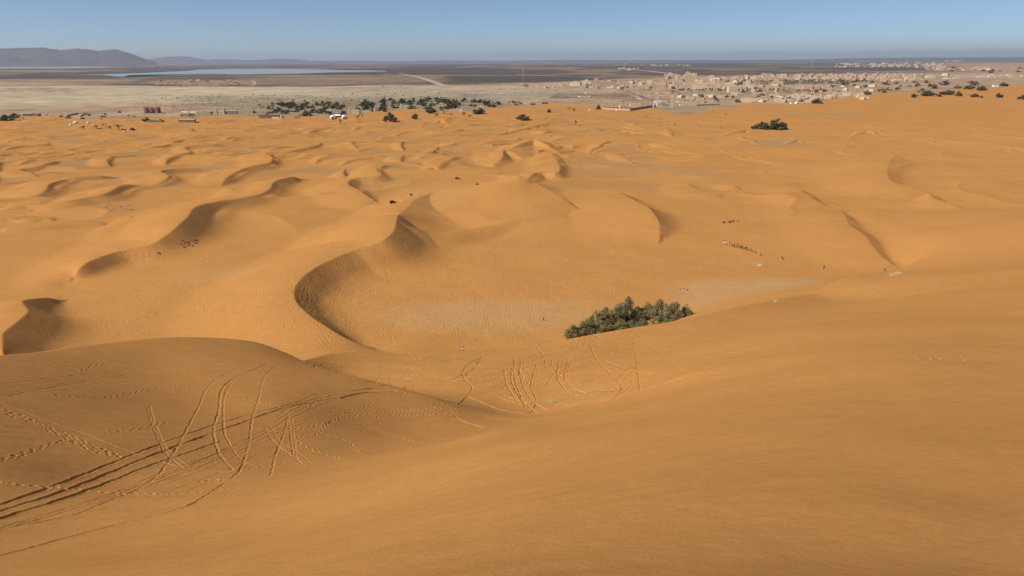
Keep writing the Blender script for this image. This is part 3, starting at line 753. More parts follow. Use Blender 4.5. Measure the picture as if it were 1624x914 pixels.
# ------------------------------------------------------------------ helpers for things
class MB:
    """collects shapes, then becomes one mesh object"""
    def __init__(s): s.v = []; s.f = []; s.m = []
    def add(s, v, f, m=0):
        n = len(s.v); s.v += [tuple(q) for q in v]; s.f += [tuple(i + n for i in q) for q in f]; s.m += [m] * len(f); return s
    def box(s, lo, hi, m=0, top=1.0, rot=0.0):
        cx, cy = (lo[0] + hi[0]) / 2, (lo[1] + hi[1]) / 2; v = []
        for z, k in ((lo[2], 1), (hi[2], top)):
            for (x, y) in ((lo[0], lo[1]), (hi[0], lo[1]), (hi[0], hi[1]), (lo[0], hi[1])):
                dx, dy = (x - cx) * k, (y - cy) * k
                v.append((cx + dx * math.cos(rot) - dy * math.sin(rot), cy + dx * math.sin(rot) + dy * math.cos(rot), z))
        return s.add(v, [(3, 2, 1, 0), (4, 5, 6, 7), (0, 1, 5, 4), (1, 2, 6, 5), (2, 3, 7, 6), (3, 0, 4, 7)], m)
    def tube(s, pts, rad, n=6, m=0, cap=True):
        pts = [Vector(p) for p in pts]; rings = []; v = []
        for i, p in enumerate(pts):
            t = (pts[min(i + 1, len(pts) - 1)] - pts[max(i - 1, 0)]).normalized()
            a = t.cross(Vector((0, 1, 0)) if abs(t.y) < .9 else Vector((1, 0, 0))).normalized(); b_ = t.cross(a)
            r = rad[i] if hasattr(rad, '__len__') else rad
            for k in range(n): v.append(p + (a * math.cos(2 * math.pi * k / n) + b_ * math.sin(2 * math.pi * k / n)) * r)
        f = [(i * n + k, i * n + (k + 1) % n, (i + 1) * n + (k + 1) % n, (i + 1) * n + k) for i in range(len(pts) - 1) for k in range(n)]
        if cap: f += [tuple(range(n))[::-1], tuple(range((len(pts) - 1) * n, len(pts) * n))]
        return s.add(v, f, m)
    def lathe(s, prof, c=(0, 0, 0), n=12, m=0, sx=1, sy=1):
        v = []
        for r, z in prof:
            for k in range(n): v.append((c[0] + sx * r * math.cos(2 * math.pi * k / n), c[1] + sy * r * math.sin(2 * math.pi * k / n), c[2] + z))
        f = [(i * n + k, i * n + (k + 1) % n, (i + 1) * n + (k + 1) % n, (i + 1) * n + k) for i in range(len(prof) - 1) for k in range(n)]
        return s.add(v, f, m)
    def mesh(s, name, mats, smooth=False):
        me = bpy.data.meshes.new(name); me.from_pydata(s.v, [], s.f)
        for mt in (mats if isinstance(mats, (list, tuple)) else [mats]): me.materials.append(mt)
        me.polygons.foreach_set('material_index', s.m)
        if smooth: me.polygons.foreach_set('use_smooth', [True] * len(s.f))
        me.update(); return me
    def build(s, name, mats, parent=None, smooth=False):
        return link(name, s.mesh(name, mats, smooth), parent)
def tag(o, label, cat, group=None):
    o['label'] = label; o['category'] = cat
    if group: o['group'] = group
    return o
def empty(name, loc=(0, 0, 0), rz=0.0, sc=None):
    o = bpy.data.objects.new(name, None); SC.collection.objects.link(o); o.location = loc; o.rotation_euler = (0, 0, rz)
    if sc: o.scale = sc
    return o
def kids(o): return [c for c in SC.objects if c.parent is o]
def dup(o, parent=None, ch=None):
    """copy a thing with copies of its parts and sub-parts"""
    c = o.copy(); SC.collection.objects.link(c); c.parent = parent
    for k in list(KID.get(o.name, [])): dup(k, c)
    return c
KID = {}
def register(o):
    """remember the family of a prototype so copying it does not search the scene"""
    ks = kids(o); KID[o.name] = ks
    for k in ks: register(k)
def spot(px, py):
    h = hit(px, py)
    if h is None:
        x, y = at_z(px, py, 1.5); h = Vector((x, y, 1.5))
    return h
def depth(p): return p.x * FWD[0] + p.y * FWD[1] + (p.z - HCAM) * FWD[2]
def mpp(p): return depth(p) / FOC           # metres per photo pixel at p

for nm, c1, c2, sc in [('earth', (.50,.36,.24), (.56,.41,.28), 2.0), ('earth_pink', (.49,.34,.23), (.55,.39,.27), 2.0), ('earth_pale', (.62,.48,.33), (.68,.54,.39), 2.0),
        ('earth_cream', (.60,.48,.34), (.65,.53,.39), 2.0), ('earth_dark', (.29,.20,.14), (.34,.24,.17), 2.0), ('white', (.78,.77,.74), (.84,.83,.80), 1.0),
        ('grey_roof', (.26,.25,.24), (.34,.33,.31), 1.0), ('dark_cloth', (.035,.026,.022), (.06,.045,.036), 2.0), ('brown_cloth', (.16,.10,.065), (.22,.14,.09), 2.0),
        ('bark', (.09,.065,.045), (.15,.11,.08), 5.0), ('stone_dark', (.05,.036,.028), (.11,.08,.06), 3.0), ('stone_pale', (.55,.47,.38), (.66,.58,.48), 3.0)]:
    M[nm] = noisy(nm, c1, c2, sc, .95, 0.0)
M['hole'] = new_mat('window_dark', (.02, .017, .015), .6)
M['glass'] = new_mat('glass', (.03, .035, .04), .08, .6)
M['wood'] = noisy('wood', (.10,.06,.035), (.16,.10,.06), 8)
def leaf_mat(name, c1, c2, c3):
    m = new_mat(name, c1, .75, .15); nt = m.node_tree; b = nt.nodes['Principled BSDF']
    g = nt.nodes.new('ShaderNodeNewGeometry'); r = nt.nodes.new('ShaderNodeValToRGB'); el = r.color_ramp.elements
    el[0].color = tuple(c1) + (1,); el[1].color = tuple(c3) + (1,); e = el.new(.5); e.color = tuple(c2) + (1,)
    tc = nt.nodes.new('ShaderNodeTexCoord'); n = nt.nodes.new('ShaderNodeTexNoise'); n.inputs['Scale'].default_value = 6; n.inputs['Detail'].default_value = 2
    nt.links.new(tc.outputs['Object'], n.inputs['Vector'])
    mx = nt.nodes.new('ShaderNodeMix'); mx.data_type = 'FLOAT'; mx.inputs[0].default_value = .5
    nt.links.new(g.outputs['Random Per Island'], mx.inputs[2]); nt.links.new(n.outputs['Fac'], mx.inputs[3])
    nt.links.new(mx.outputs[0], r.inputs[0]); nt.links.new(r.outputs[0], b.inputs['Base Color'])
    return m
M['leaf'] = leaf_mat('tamarisk_leaf', (.115,.11,.05), (.22,.20,.09), (.34,.30,.15))
M['leaf_dark'] = leaf_mat('dark_leaf', (.045,.048,.024), (.078,.080,.038), (.13,.125,.06))
M['leaf_dry'] = leaf_mat('dry_leaf', (.10,.075,.04), (.15,.11,.06), (.20,.15,.09))
M['frond'] = leaf_mat('palm_frond', (.055,.065,.032), (.09,.098,.05), (.14,.14,.075))
M['straw'] = leaf_mat('straw', (.46,.38,.16), (.58,.49,.23), (.66,.58,.32))

# ------------------------------------------------------------------ foliage
def crown_mesh(name, seed, nclump, nleaf, leaf, mat, low=.06, spread=.5, flat=1.0, tall=1.0):
    """unit crown: about 1 wide and 1 high, made of leaf-sized faces in uneven clumps"""
    r = np.random.RandomState(seed); V = []; Fc = []
    cl = []
    for k in range(nclump):
        a = r.rand() * 2 * math.pi; q = r.rand() ** .6 * spread * .86; z = low + .07 + (r.rand() ** .9) * .72 * (1 - (q / spread) ** 2 * .72)
        cl.append((q * math.cos(a), q * math.sin(a), z, .10 + .10 * r.rand()))
    cl.append((0, 0, .8, .14))
    cl = np.array(cl); w = cl[:, 3] ** 2; w /= w.sum()
    idx = r.choice(len(cl), nleaf, p=w)
    d = r.normal(size=(nleaf, 3)); d /= np.linalg.norm(d, axis=1)[:, None]
    rad = cl[idx, 3] * (r.rand(nleaf) ** .4) * (1 + .18 * r.normal(size=nleaf))
    P = cl[idx, :3] + d * rad[:, None] * np.array([1, 1, .85 * flat])
    P[:, 2] = np.maximum(P[:, 2], low + .02 * r.rand(nleaf)); P[:, 2] = low + (P[:, 2] - low) * tall
    nrm = d + r.normal(size=(nleaf, 3)) * .7 + np.array([0, 0, .3]); nrm /= np.linalg.norm(nrm, axis=1)[:, None]
    t = np.cross(nrm, r.normal(size=(nleaf, 3))); t /= np.linalg.norm(t, axis=1)[:, None]; b_ = np.cross(nrm, t)
    s1 = leaf * (.5 + r.rand(nleaf))[:, None]; s2 = s1 * (.45 + .3 * r.rand(nleaf))[:, None]
    q = np.stack([P - t * s1, P - b_ * s2, P + t * s1, P + b_ * s2], 1).reshape(-1, 3)
    me = bpy.data.meshes.new(name); me.from_pydata(q.tolist(), [], np.arange(len(q)).reshape(-1, 4).tolist()); me.materials.append(mat)
    return me, cl
def trunk_mb(cl, r0=.045, n=6, low=0.0, seed=0):
    mb = MB(); rr = random.Random(seed)
    mb.tube([(0, 0, -.06), (.01, 0, .1), (.02, .01, .26)], [r0, r0 * .8, r0 * .55], 7)
    order = sorted(range(len(cl)), key=lambda k: -cl[k][3])[:n]
    for k in order:
        x, y, z, q = cl[k]
        z = max(z, .12)
        mb.tube([(0, 0, .05), (x * .35 + rr.uniform(-.03, .03), y * .35, z * .45), (x * .9, y * .9, z * .92)], [r0 * .6, r0 * .36, r0 * .12], 5, cap=False)
    return mb
def proto_tree(name, label, cat, seed, nclump, nleaf, leaf, mat, parts=True, tr=.035, **kw):
    me, cl = crown_mesh(name + '_crown', seed, nclump, nleaf, leaf, mat, **kw)
    tb = trunk_mb(cl, tr, 7, seed=seed)
    if parts:
        root = empty(name); tb.build('trunk', M['bark'], root, True); link('crown', me, root)
    else:
        bm = bmesh.new(); bm.from_mesh(me); tm = tb.mesh('t', [mat, M['bark']]); 
        for p in tm.polygons: p.material_index = 1
        bm.from_mesh(tm); bm.to_mesh(me); bm.free(); me.materials.append(M['bark']); root = link(name, me)
    tag(root, label, cat); register(root); root['proto'] = 1
    PROTO.append(root)
    return root
PROTO = []
def put(proto, px, py, wpx, hpx, label, cat=None, group=None, z=None, rz=None, p=None, sink=0.0, deep=1.0):
    q = spot(px, py) if p is None else p
    s = mpp(q); o = dup(proto); o.location = (q.x, q.y, q.z - sink)
    o.scale = (wpx * s, wpx * s * deep, hpx * s); o.rotation_euler = (0, 0, rnd.uniform(0, 6.28) if rz is None else rz)
    if 'proto' in o: del o['proto']
    tag(o, label, cat or proto['category'], group)
    if not group and 'group' in o: del o['group']
    return o

grove = [proto_tree('tamarisk_tree', 'x', 'tree', 100 + k, 26 + k * 3, 6500, .021, M['leaf'], low=.02) for k in range(6)]
mids = [proto_tree('tamarisk_bush', 'x', 'bush', 120 + k, 18 + k, 2000, .040, M['leaf_dark'], low=.02) for k in range(4)]
acac = [proto_tree('desert_tree', 'x', 'tree', 130 + k, 9, 620, .045, M['leaf_dark'], low=.34, spread=.5, flat=.5, tall=.8, tr=.03) for k in range(3)]
fars = [proto_tree('oasis_tree', 'x', 'tree', 140 + k, 11, 260, .09, M['leaf_dark'], parts=False, low=.0) for k in range(4)]
shrubs = [proto_tree('desert_shrub', 'x', 'shrub', 150 + k, 6, 150, .085, M['leaf_dry'], parts=False, low=.0) for k in range(3)]
def palm_mesh(seed, nf=15, m_=(0, 1)):
    r = random.Random(seed); mb = MB()
    mb.tube([(0, 0, -.04), (.02, 0, .35), (.0, .01, .74)], [.035, .026, .022], 6, 1)
    for k in range(nf):
        a = 2 * math.pi * k / nf + r.uniform(-.2, .2); up = r.uniform(.0, .26); L = r.uniform(.3, .42); c, s_ = math.cos(a), math.sin(a)
        pts = [(0, .74), (L * .45, .78 + up), (L * .85, .70 + up * .6), (L * 1.1, .52 + up * .3)]; wd = [.012, .06, .055, .01]
        v = []
        for (q, z), w in zip(pts, wd): v += [(q * c - w * s_, q * s_ + w * c, z - w * .5), (q * c, q * s_, z), (q * c + w * s_, q * s_ - w * c, z - w * .5)]
        mb.add(v, [(3 * i + j, 3 * i + j + 1, 3 * i + j + 4, 3 * i + j + 3) for i in range(3) for j in (0, 1)], 0)
    return mb
palms = []
for k in range(2):
    mb = palm_mesh(k); me = mb.mesh('palm_tree', [M['frond'], M['bark']]); o = link('palm_tree', me); tag(o, 'x', 'palm'); register(o); o['proto'] = 1; palms.append(o); PROTO.append(o)

rnd = random.Random(3)
def low_spot(px, py, z=2.0):
    for _ in range(4):
        x, y = at_z(px, py, z); z = ground(x, y)
    return Vector((x, y, z))
G1 = 'tamarisks of the green grove in the sand basin'
GROVE = [ # px, base, w, h, variant, label
 (995,509,34,38,0,'tallest tamarisk with a domed grey-green crown in the middle of the basin grove'),
 (1046,513,33,37,1,'tall pointed tamarisk just right of the dark gap in the basin grove'),
 (1026,505,24,26,2,'dark green tamarisk filling the gap between the two tallest trees of the basin grove'),
 (1070,509,30,28,3,'rounded tamarisk second from the right end of the basin grove'),
 (1088,504,17,19,4,'small dark tamarisk at the right tip of the basin grove'),
 (1011,508,22,22,5,'shaded dark tamarisk tucked behind the right side of the tallest grove tree'),
 (976,515,28,28,1,'bushy tamarisk directly left of the tallest grove tree'),
 (959,520,28,33,3,'tamarisk with a ragged top halfway down the left slope of the basin grove'),
 (944,523,22,31,4,'narrow upright tamarisk with a spiky top left of the grove centre'),
 (931,531,30,26,2,'spreading tamarisk low on the left side of the basin grove'),
 (908,537,26,22,5,'leftmost low tamarisk touching the edge of the dune crest'),
 (922,534,22,20,0,'small tamarisk between the leftmost two of the basin grove'),
 (953,528,34,20,1,'low wide tamarisk in front on the left half of the basin grove'),
 (982,526,27,20,2,'pale sunlit bush in front of the tallest grove tree'),
 (1002,522,24,15,0,'thin pale bush with bare twigs at the front middle of the grove'),
 (1018,517,18,12,3,'small sparse bush at the right of the pale front bushes'),
 (1053,515,34,14,4,'low green bush at the foot of the pointed tamarisk'),
]
for (a, b, w, h, v, lb) in GROVE:
    q = low_spot(a, b); put(grove[v], a, b, w * 1.12, h * 1.2, lb, 'tree', G1, p=q, sink=.2)
G2 = 'tamarisks of the far dark clump on the open sand'
for k, (a, b, w, h, lb) in enumerate([(1197,204.5,13,7,'lowest tamarisk at the left end of the dark clump on open sand'),(1207,205,17,13,'second tamarisk from the left in the dark clump on open sand'),
        (1217,205.5,15,12,'middle tamarisk of the dark clump, beside its tallest tree'),(1232,206.5,28,20,'tallest tamarisk of the dark clump on open sand right of centre'),(1245,206,13,12,'tamarisk at the right end of the dark clump on open sand')]):
    put(mids[k % 4], a, b, w, h, lb, 'tree', G2)
MIDT = [
 (618,192.5,23,15,0,'big round dark bush standing alone on the sand at the oasis edge'),(658,189.5,11,10,1,'small dark bush just right of the big round one at the oasis edge'),
 (684,180,18,10,2,'low wide bush behind the sand edge left of the umbrella-shaped tree'),(762,181,26,11,3,'long dark clump of bush at the right end of the oasis belt'),
 (830,190.5,23,10,1,'dome-shaped dark bush alone on the sand below the oasis'),(871,178.5,9,6.5,2,'small round bush between the dome-shaped bush and the walled hotel'),
 (949,174,8,9,0,'dark tree at the left corner of the walled hotel'),(488,184.5,18,9,3,'dark bush among tents left of the white dome tents'),
 (8,192,28,11,0,'large dark thicket at the left edge below the long grey shed'),(24,187,16,8,1,'smaller thicket joining the large one at the left edge'),
 (232,193,13,8,2,'round bush growing against the ruined grey house'),
 (1297,164.5,19,9,3,'dark low bush at the sand edge right of the white tents'),(1449,155,11,7,0,'single round bush first in the row on the right-hand sand'),
 (1472,152.5,24,9.5,1,'large dark bush second in the row on the right-hand sand'),(1489,153.5,11,5,2,'low bush touching the right foot of the large dark bush'),
 (1503,150.5,27,8,3,'long flat bush third in the row on the right-hand sand'),(1520.5,153,11,9,0,'tilted bush with a leaning side on the right-hand sand'),
 (1545,154.5,13,6.5,1,'low bush with a small one beside it on the right-hand sand'),(1556,155.5,6,4.5,2,'tiny bush beside the low bush on the right-hand sand'),
 (1583,155,14,8,3,'dark square-topped bush near the right edge of the sand'),(1621,158,16,8,0,'bush cut by the right edge of the photo'),
 (1556,144,16,8,1,'dark rounded bush beside the pale trunked trees on the right'),(1538,142,17,8,2,'spreading trees with pale trunks behind the right-hand bush row'),
 (1590,137,17,6.5,3,'long dark hedge-like tree by a white house at far right'),(1375,150.5,12,7,0,'brown bushy tree where the sand meets the village'),(1402,147.5,7,4.5,1,'round shrub alone on the sand edge right of the village'),
]
for (a, b, w, h, v, lb) in MIDT: put(mids[v], a, b, w, h, lb, 'bush')
ACA = [(704,181,17,14,'umbrella-shaped tree on its own shadow at the oasis edge'),(133,205.5,11,6,'flat-topped thin tree leftmost of the row in front of the camp'),(153,204.5,10,5.5,'flat-topped tree second in the row in front of the camp'),
 (164,199.5,8,4,'small flat bushy tree higher up behind the row in front of the camp'),(175,205.5,9,5.5,'low tree third in the row in front of the camp'),(188,206.5,11,8.5,'fullest round-headed tree at the right of the row in front of the camp'),
 (305,188,10,9,'round-headed tree standing above the long brown house'),(336,184.5,9,8,'round-headed tree left of the cream twin towers'),(540,197,8,8,'scraggly small tree in front of the white dome tents'),
 (567,189,10,7,'crooked tree in front of the ruined cream walls'),(693,186.5,9,6,'thin scrubby tree on the sand below the umbrella-shaped tree'),(736,184.5,10,6,'dark-headed scrub tree on the sand right of the oasis centre'),
 (903,174.5,7,4.5,'small tree higher of two on the sand left of the walled hotel'),(910,177.5,9,5.5,'small flat tree lower of two on the sand left of the walled hotel'),(913,199,5.5,7.5,'narrow upright tree alone on the sand below the walled hotel'),
 (306,208,5,4.5,'tiny pointed dark tree alone on the dunes at left'),(715,184,5,4,'small scrub tree between two larger ones on the oasis sand'),(745,187,9,4.5,'greyish half-bare scrub tree right of the dark-headed one'),(571,184.5,4,6,'slim upright tree right of the crooked tree'),(575,186,4,5,'slim short tree farthest right by the ruined cream walls')]
for k, (a, b, w, h, lb) in enumerate(ACA): put(acac[k % 3], a, b, w, h, lb, 'tree')

def scatter(protos, n, x0, x1, y0, y1, w0, w1, hr, lb, cat, grp, seed, skip=None):
    r = random.Random(seed)
    for k in range(n):
        a = r.uniform(x0, x1); b = r.uniform(y0, y1)
        w = r.uniform(w0, w1)
        w *= 1.12 if protos is fars else 1.0
        put(protos[r.randrange(len(protos))], a, b, w, w * r.uniform(hr * .8, hr * 1.2), lb, cat, grp, rz=r.uniform(0, 6.28))
scatter(fars, 56, 436, 548, 166, 183, 7, 12, .62, 'one of the crowded dark trees of the oasis belt left of the white dome tents', 'tree', 'dark trees of the left oasis belt', 1)
scatter(fars, 16, 566, 612, 164, 178, 8, 12, .7, 'one of the dark trees behind the ruined cream walls', 'tree', 'dark trees behind the ruined cream walls', 2)
scatter(fars, 52, 604, 728, 160, 175, 8, 12, .65, 'one of the dense dark trees of the middle oasis belt around the cream house', 'tree', 'dark trees of the middle oasis belt', 3)
scatter(fars, 18, 733, 800, 161, 171, 7, 11, .6, 'one of the dark trees right of the pink house in the oasis', 'tree', 'dark trees right of the pink house', 4)
scatter(fars, 12, 806, 870, 163, 168, 4, 8, .55, 'one of the low dark trees at the thin right end of the oasis belt', 'tree', 'low trees at the right end of the oasis belt', 5)
scatter(fars, 16, 400, 440, 164, 184, 4, 7, .6, 'one of the small scattered trees left of the oasis belt', 'tree', 'small trees left of the oasis belt', 6)
scatter(palms, 60, 1062, 1300, 146, 150, 4, 6, 1.1, 'one of the palms in the dark row in front of the pale village houses', 'palm', 'palm row in front of the village', 7)
scatter(fars, 34, 1290, 1470, 128, 147, 5, 11, .5, 'one of the dark trees scattered among houses at the right of the village', 'tree', 'trees scattered at the right of the village', 8)
scatter(fars, 12, 1400, 1560, 132, 142, 8, 15, .42, 'one of the grey-green trees in the belt behind the right-hand sand', 'tree', 'tree belt behind the right-hand sand', 9)
scatter(fars, 30, 1070, 1300, 150, 163, 4, 7, .7, 'one of the dark round trees in the yards by the sand edge', 'tree', 'trees in the yards by the sand edge', 10)
scatter(fars, 10, 1500, 1624, 108, 116, 5, 12, .35, 'one of the hazy dark trees before the pink dunes at far right', 'tree', 'hazy trees before the pink dunes', 12)
scatter(fars, 10, 100, 220, 178, 188, 4, 8, .45, 'one of the low dark trees around the camp at the far left', 'tree', 'low trees around the left camp', 13)
scatter(palms, 8, 633, 662, 167, 173, 5, 6, 1.25, 'one of the palms standing before the cream house in the oasis', 'palm', 'palms before the cream house', 14)
scatter(shrubs, 90, 255, 640, 150, 176, 2.2, 4.5, .5, 'one of the small dark shrubs dotted over the pale clay flat', 'shrub', 'shrubs dotted over the clay flat', 15)
scatter(shrubs, 40, 560, 1000, 141, 166, 1.8, 3.6, .5, 'one of the tiny dark shrubs on the brown flat in front of the village', 'shrub', 'shrubs on the brown flat', 16)
scatter(shrubs, 26, 10, 300, 178, 192, 2.4, 5, .5, 'one of the dry shrubs at the sand edge near the left camp', 'shrub', 'dry shrubs at the left sand edge', 17)
scatter(shrubs, 30, 800, 1170, 176, 212, 1.8, 3.6, .5, 'one of the dry shrubs dotted over the sand below the walled hotel', 'shrub', 'dry shrubs below the walled hotel', 18)
# the far date grove reads as one mass
bmv = []; bmf = []
r = random.Random(19); mbp = MB(); pm_ = palm_mesh(5, 8)
for k in range(300):
    a = r.uniform(1150, 1345); b = r.uniform(131.0, 137.5) - (a - 1150) * .008; x, y = at_z(a, b, 1.5); q = Vector((x, y, 1.5)); s = mpp(q) * r.uniform(4.2, 5.6)
    mbp.add([(q.x + v[0] * s * 1.2, q.y + v[1] * s * 1.2, q.z + v[2] * s * .8) for v in pm_.v], pm_.f, 0); mbp.m[-len(pm_.f):] = pm_.m
o = mbp.build('palm_grove', [M['frond'], M['bark']]); o['kind'] = 'stuff'
mbp = MB(); sh = crown_mesh('s', 200, 5, 40, .14, M['leaf_dark'])[0]; sv = [tuple(v.co) for v in sh.vertices]; sf = [tuple(p.vertices) for p in sh.polygons]
for k in range(520):
    a = r.uniform(210, 620) if k < 330 else r.uniform(600, 1420); b = r.uniform(151, 183) if k < 330 else r.uniform(137, 160) - max(0, a - 1300) * .05
    x, y = at_z(a, b, 1.5); q = Vector((x, y, 1.5)); s = mpp(q) * r.uniform(1.4, 3.6)
    mbp.add([(q.x + v[0] * s, q.y + v[1] * s, q.z + v[2] * s * .45) for v in sv], sf)
o = mbp.build('desert_scrub', M['leaf_dark']); o['kind'] = 'stuff'
# ------------------------------------------------------------------ houses of the village
def house_proto(kind, mat, seed):
    """unit house: 1 wide, .8 deep, about .5 high, flat roof behind a parapet, dark openings"""
    r = random.Random(seed); mb = MB()
    def block(x0, x1, y0, y1, h, win=True):
        mb.box((x0, y0, -.08), (x1, y1, h - .035), 0); t = .022
        mb.box((x0, y0, h - .035), (x1, y0 + t, h), 0); mb.box((x0, y1 - t, h - .035), (x1, y1, h), 0)
        mb.box((x0, y0 + t, h - .035), (x0 + t, y1 - t, h), 0); mb.box((x1 - t, y0 + t, h - .035), (x1, y1 - t, h), 0)
        if win:
            n = max(2, int((x1 - x0) / .2)); rows = [.12] if h < .36 else [.12, .33]
            for zz in rows:
                for k in range(n):
                    cx = x0 + (k + .5) * (x1 - x0) / n
                    if zz < .2 and k == n // 2: mb.box((cx - .035, y0 - .006, 0), (cx + .035, y0 + .01, .17), 1); continue
                    if r.random() < .8: mb.box((cx - .025, y0 - .006, zz), (cx + .025, y0 + .01, zz + .075), 1)
                    if r.random() < .6: mb.box((cx - .025, y1 - .01, zz), (cx + .025, y1 + .006, zz + .075), 1)
                for k in range(2):
                    cy = y0 + (k + .5) * (y1 - y0) / 2
                    if r.random() < .7: mb.box((x0 - .006, cy - .025, zz), (x0 + .01, cy + .025, zz + .075), 1)
                    if r.random() < .7: mb.box((x1 - .01, cy - .025, zz), (x1 + .006, cy + .025, zz + .075), 1)
    if kind == 0: block(-.5, .5, -.4, .4, .34)
    elif kind == 1: block(-.5, .5, -.4, .4, .5); block(-.1, .28, -.1, .3, .64, False)
    elif kind == 2: block(-.5, .05, -.4, .4, .5); block(.055, .5, -.2, .4, .3)
    elif kind == 3:
        block(-.5, 0, -.1, .4, .36)
        mb.box((.003, .36, -.08), (.5, .4, .16), 0); mb.box((.46, -.4, -.08), (.5, .357, .16), 0); mb.box((-.5, -.4, -.08), (.457, -.36, .16), 0); mb.box((-.5, -.357, -.08), (-.46, -.103, .16), 0)
    elif kind == 4:
        block(-.5, .5, -.3, .3, .3); 
        for x in (-.5, .38): mb.box((x, -.34, -.08), (x + .12, -.303, .42), 0, .9)
    return mb.mesh('house', [mat, M['hole']])
HP = []
for k in range(5):
    for mt in ('earth', 'earth_pink', 'earth_pale', 'earth_cream', 'earth_dark'):
        me = house_proto(k, M[mt], k * 7 + len(HP)); HP.append((k, mt, me))
def pick(r, pal):
    c = [h for h in HP if h[1] in pal]
    return r.choice(c)
NH = 0
def houses(n, x0, x1, y0, y1, w0, w1, pal, lb, grp, seed, hk=1.0, top=None, minsep=1.7):
    global NH
    r = random.Random(seed); used = []; tries = 0; made = 0
    while made < n and tries < n * 40:
        tries += 1
        a = r.uniform(x0, x1); b = r.uniform(y0, y1)
        if top and b < np.interp(a, [t[0] for t in top], [t[1] for t in top]): continue
        if any(abs(a - u) < minsep * 1.6 and abs(b - v) < minsep * .45 for u, v in used): continue
        used.append((a, b)); k, mt, me = pick(r, pal); x, y = at_z(a, b, 1.5); q = Vector((x, y, ground(x, y))); s = mpp(q) * r.uniform(w0, w1) * 1.5
        o = link('house', me); o.location = q; o.scale = (s, s * r.uniform(.8, 1.3), s * hk * 1.2 * r.uniform(.8, 1.2)); o.rotation_euler = (0, 0, math.radians(r.choice([-14, 76, -10, 80, 166, 40])) + r.uniform(-.06, .06))
        tag(o, lb, 'house', grp); made += 1; NH += 1
E3 = ('earth', 'earth_pink', 'earth_pale'); E2 = ('earth_pale', 'earth_cream', 'earth'); EP_ = ('earth_pale', 'earth_cream')
houses(170, 1000, 1205, 124, 143, 4.5, 7.5, E3 + ('earth',), 'one of the packed earth-coloured houses filling the middle of the village', 'packed houses in the middle of the village', 1, .95, [(1000, 130), (1060, 127), (1110, 122), (1150, 124), (1205, 133)])
houses(20, 1055, 1105, 119, 124, 4, 6, E3, 'one of the houses crowning the low rise at the top of the village', 'houses on the rise at the top of the village', 2, 1.0)
houses(22, 888, 1000, 131, 141, 5, 9, E3, 'one of the spread-out houses at the left end of the village', 'houses at the left end of the village', 3, .7)
houses(32, 1155, 1312, 138, 147, 6, 11, E3, 'one of the large pale houses behind the row of palms', 'large houses behind the palm row', 4, .85)
houses(34, 1065, 1300, 151, 163, 6, 9, E2, 'one of the low houses standing apart near the sand edge', 'low houses near the sand edge', 5, .55)
houses(20, 1160, 1290, 120, 128, 4, 7, E2, 'one of the pale houses behind the far palm grove', 'pale houses behind the far palm grove', 6, .8)
houses(44, 1250, 1390, 136, 158, 5, 8, E2, 'one of the low houses mixed with trees right of the palm row', 'low houses mixed with trees on the right', 7, .6, [(1250, 138), (1390, 132)])
houses(7, 1470, 1600, 120, 126, 5, 9, EP_, 'one of the pale low buildings on the plain at far right', 'pale buildings on the far right plain', 8, .45)
houses(5, 826, 884, 136, 141, 4, 7, E3, 'one of the isolated small houses left of the village', 'isolated houses left of the village', 9, .7)
houses(6, 612, 652, 118.2, 119.4, 4, 6, ('earth_dark', 'earth_pink'), 'one of the tiny dark huts at the start of the pale desert track', 'huts at the start of the desert track', 10, .5)
houses(8, 980, 1012, 109, 112, 3, 5, EP_, 'one of the houses of the lone hamlet on the dark plain', 'houses of the lone hamlet', 11, .7)
print('houses', NH)
mbh = MB(); r = random.Random(40)
def far_houses(n, x0, x1, y0, y1, w0, w1, hk, mi):
    for k in range(n):
        a = r.uniform(x0, x1); b = r.uniform(y0, y1); x, y = at_z(a, b, 1.5); q = Vector((x, y, 1.5)); s = mpp(q) * r.uniform(w0, w1) * 1.4
        mbh.box((x - s / 2, y - s * .4, 0), (x + s / 2, y + s * .4, 1.5 + s * .5 * hk * r.uniform(.6, 1.4)), r.choice(mi), 1.0, r.uniform(-.3, .3))
        if r.random() < .4: mbh.box((x - s * .2, y - s * .15, 1.5 + s * .2 * hk), (x + s * .2, y + s * .2, 1.5 + s * .8 * hk), r.choice(mi), 1.0, r.uniform(-.3, .3))
far_houses(240, 1290, 1462, 119, 129.5, 3, 5, .75, (0, 0, 1, 2)); far_houses(130, 1326, 1500, 100.8, 107.5, 2.2, 4, .6, (1, 2, 3)); far_houses(36, 1470, 1600, 107.5, 112, 3, 7, .3, (1, 2))
far_houses(46, 250, 382, 127, 137, 2.5, 5, .4, (0, 1, 4)); far_houses(30, 1560, 1624, 118, 124, 2, 5, .4, (1, 2)); far_houses(12, 1010, 1095, 102.8, 104.5, 2, 4, .4, (3,)); far_houses(8, 1500, 1530, 96.5, 98, 2, 4, .4, (3,))
far_houses(60, 1205, 1300, 118, 128, 2.5, 5, .6, (0, 1, 2))
o = mbh.build('distant_houses', [M['earth'], M['earth_pink'], M['earth_pale'], M['earth_cream'], M['earth_dark']]); o['kind'] = 'stuff'

# ------------------------------------------------------------------ larger buildings, each with its parts
def place(px, py, name, label, cat, rz=0.0, group=None):
    q = spot(px, py); t = empty(name, q, rz); tag(t, label, cat, group); return t, mpp(q)
def windows(t, xs, y, zs, w, h, mat=None):
    for x in xs:
        for z in zs: MB().box((x - w / 2, y - .06, z), (x + w / 2, y + .08, z + h)).build('window', mat or M['hole'], t)
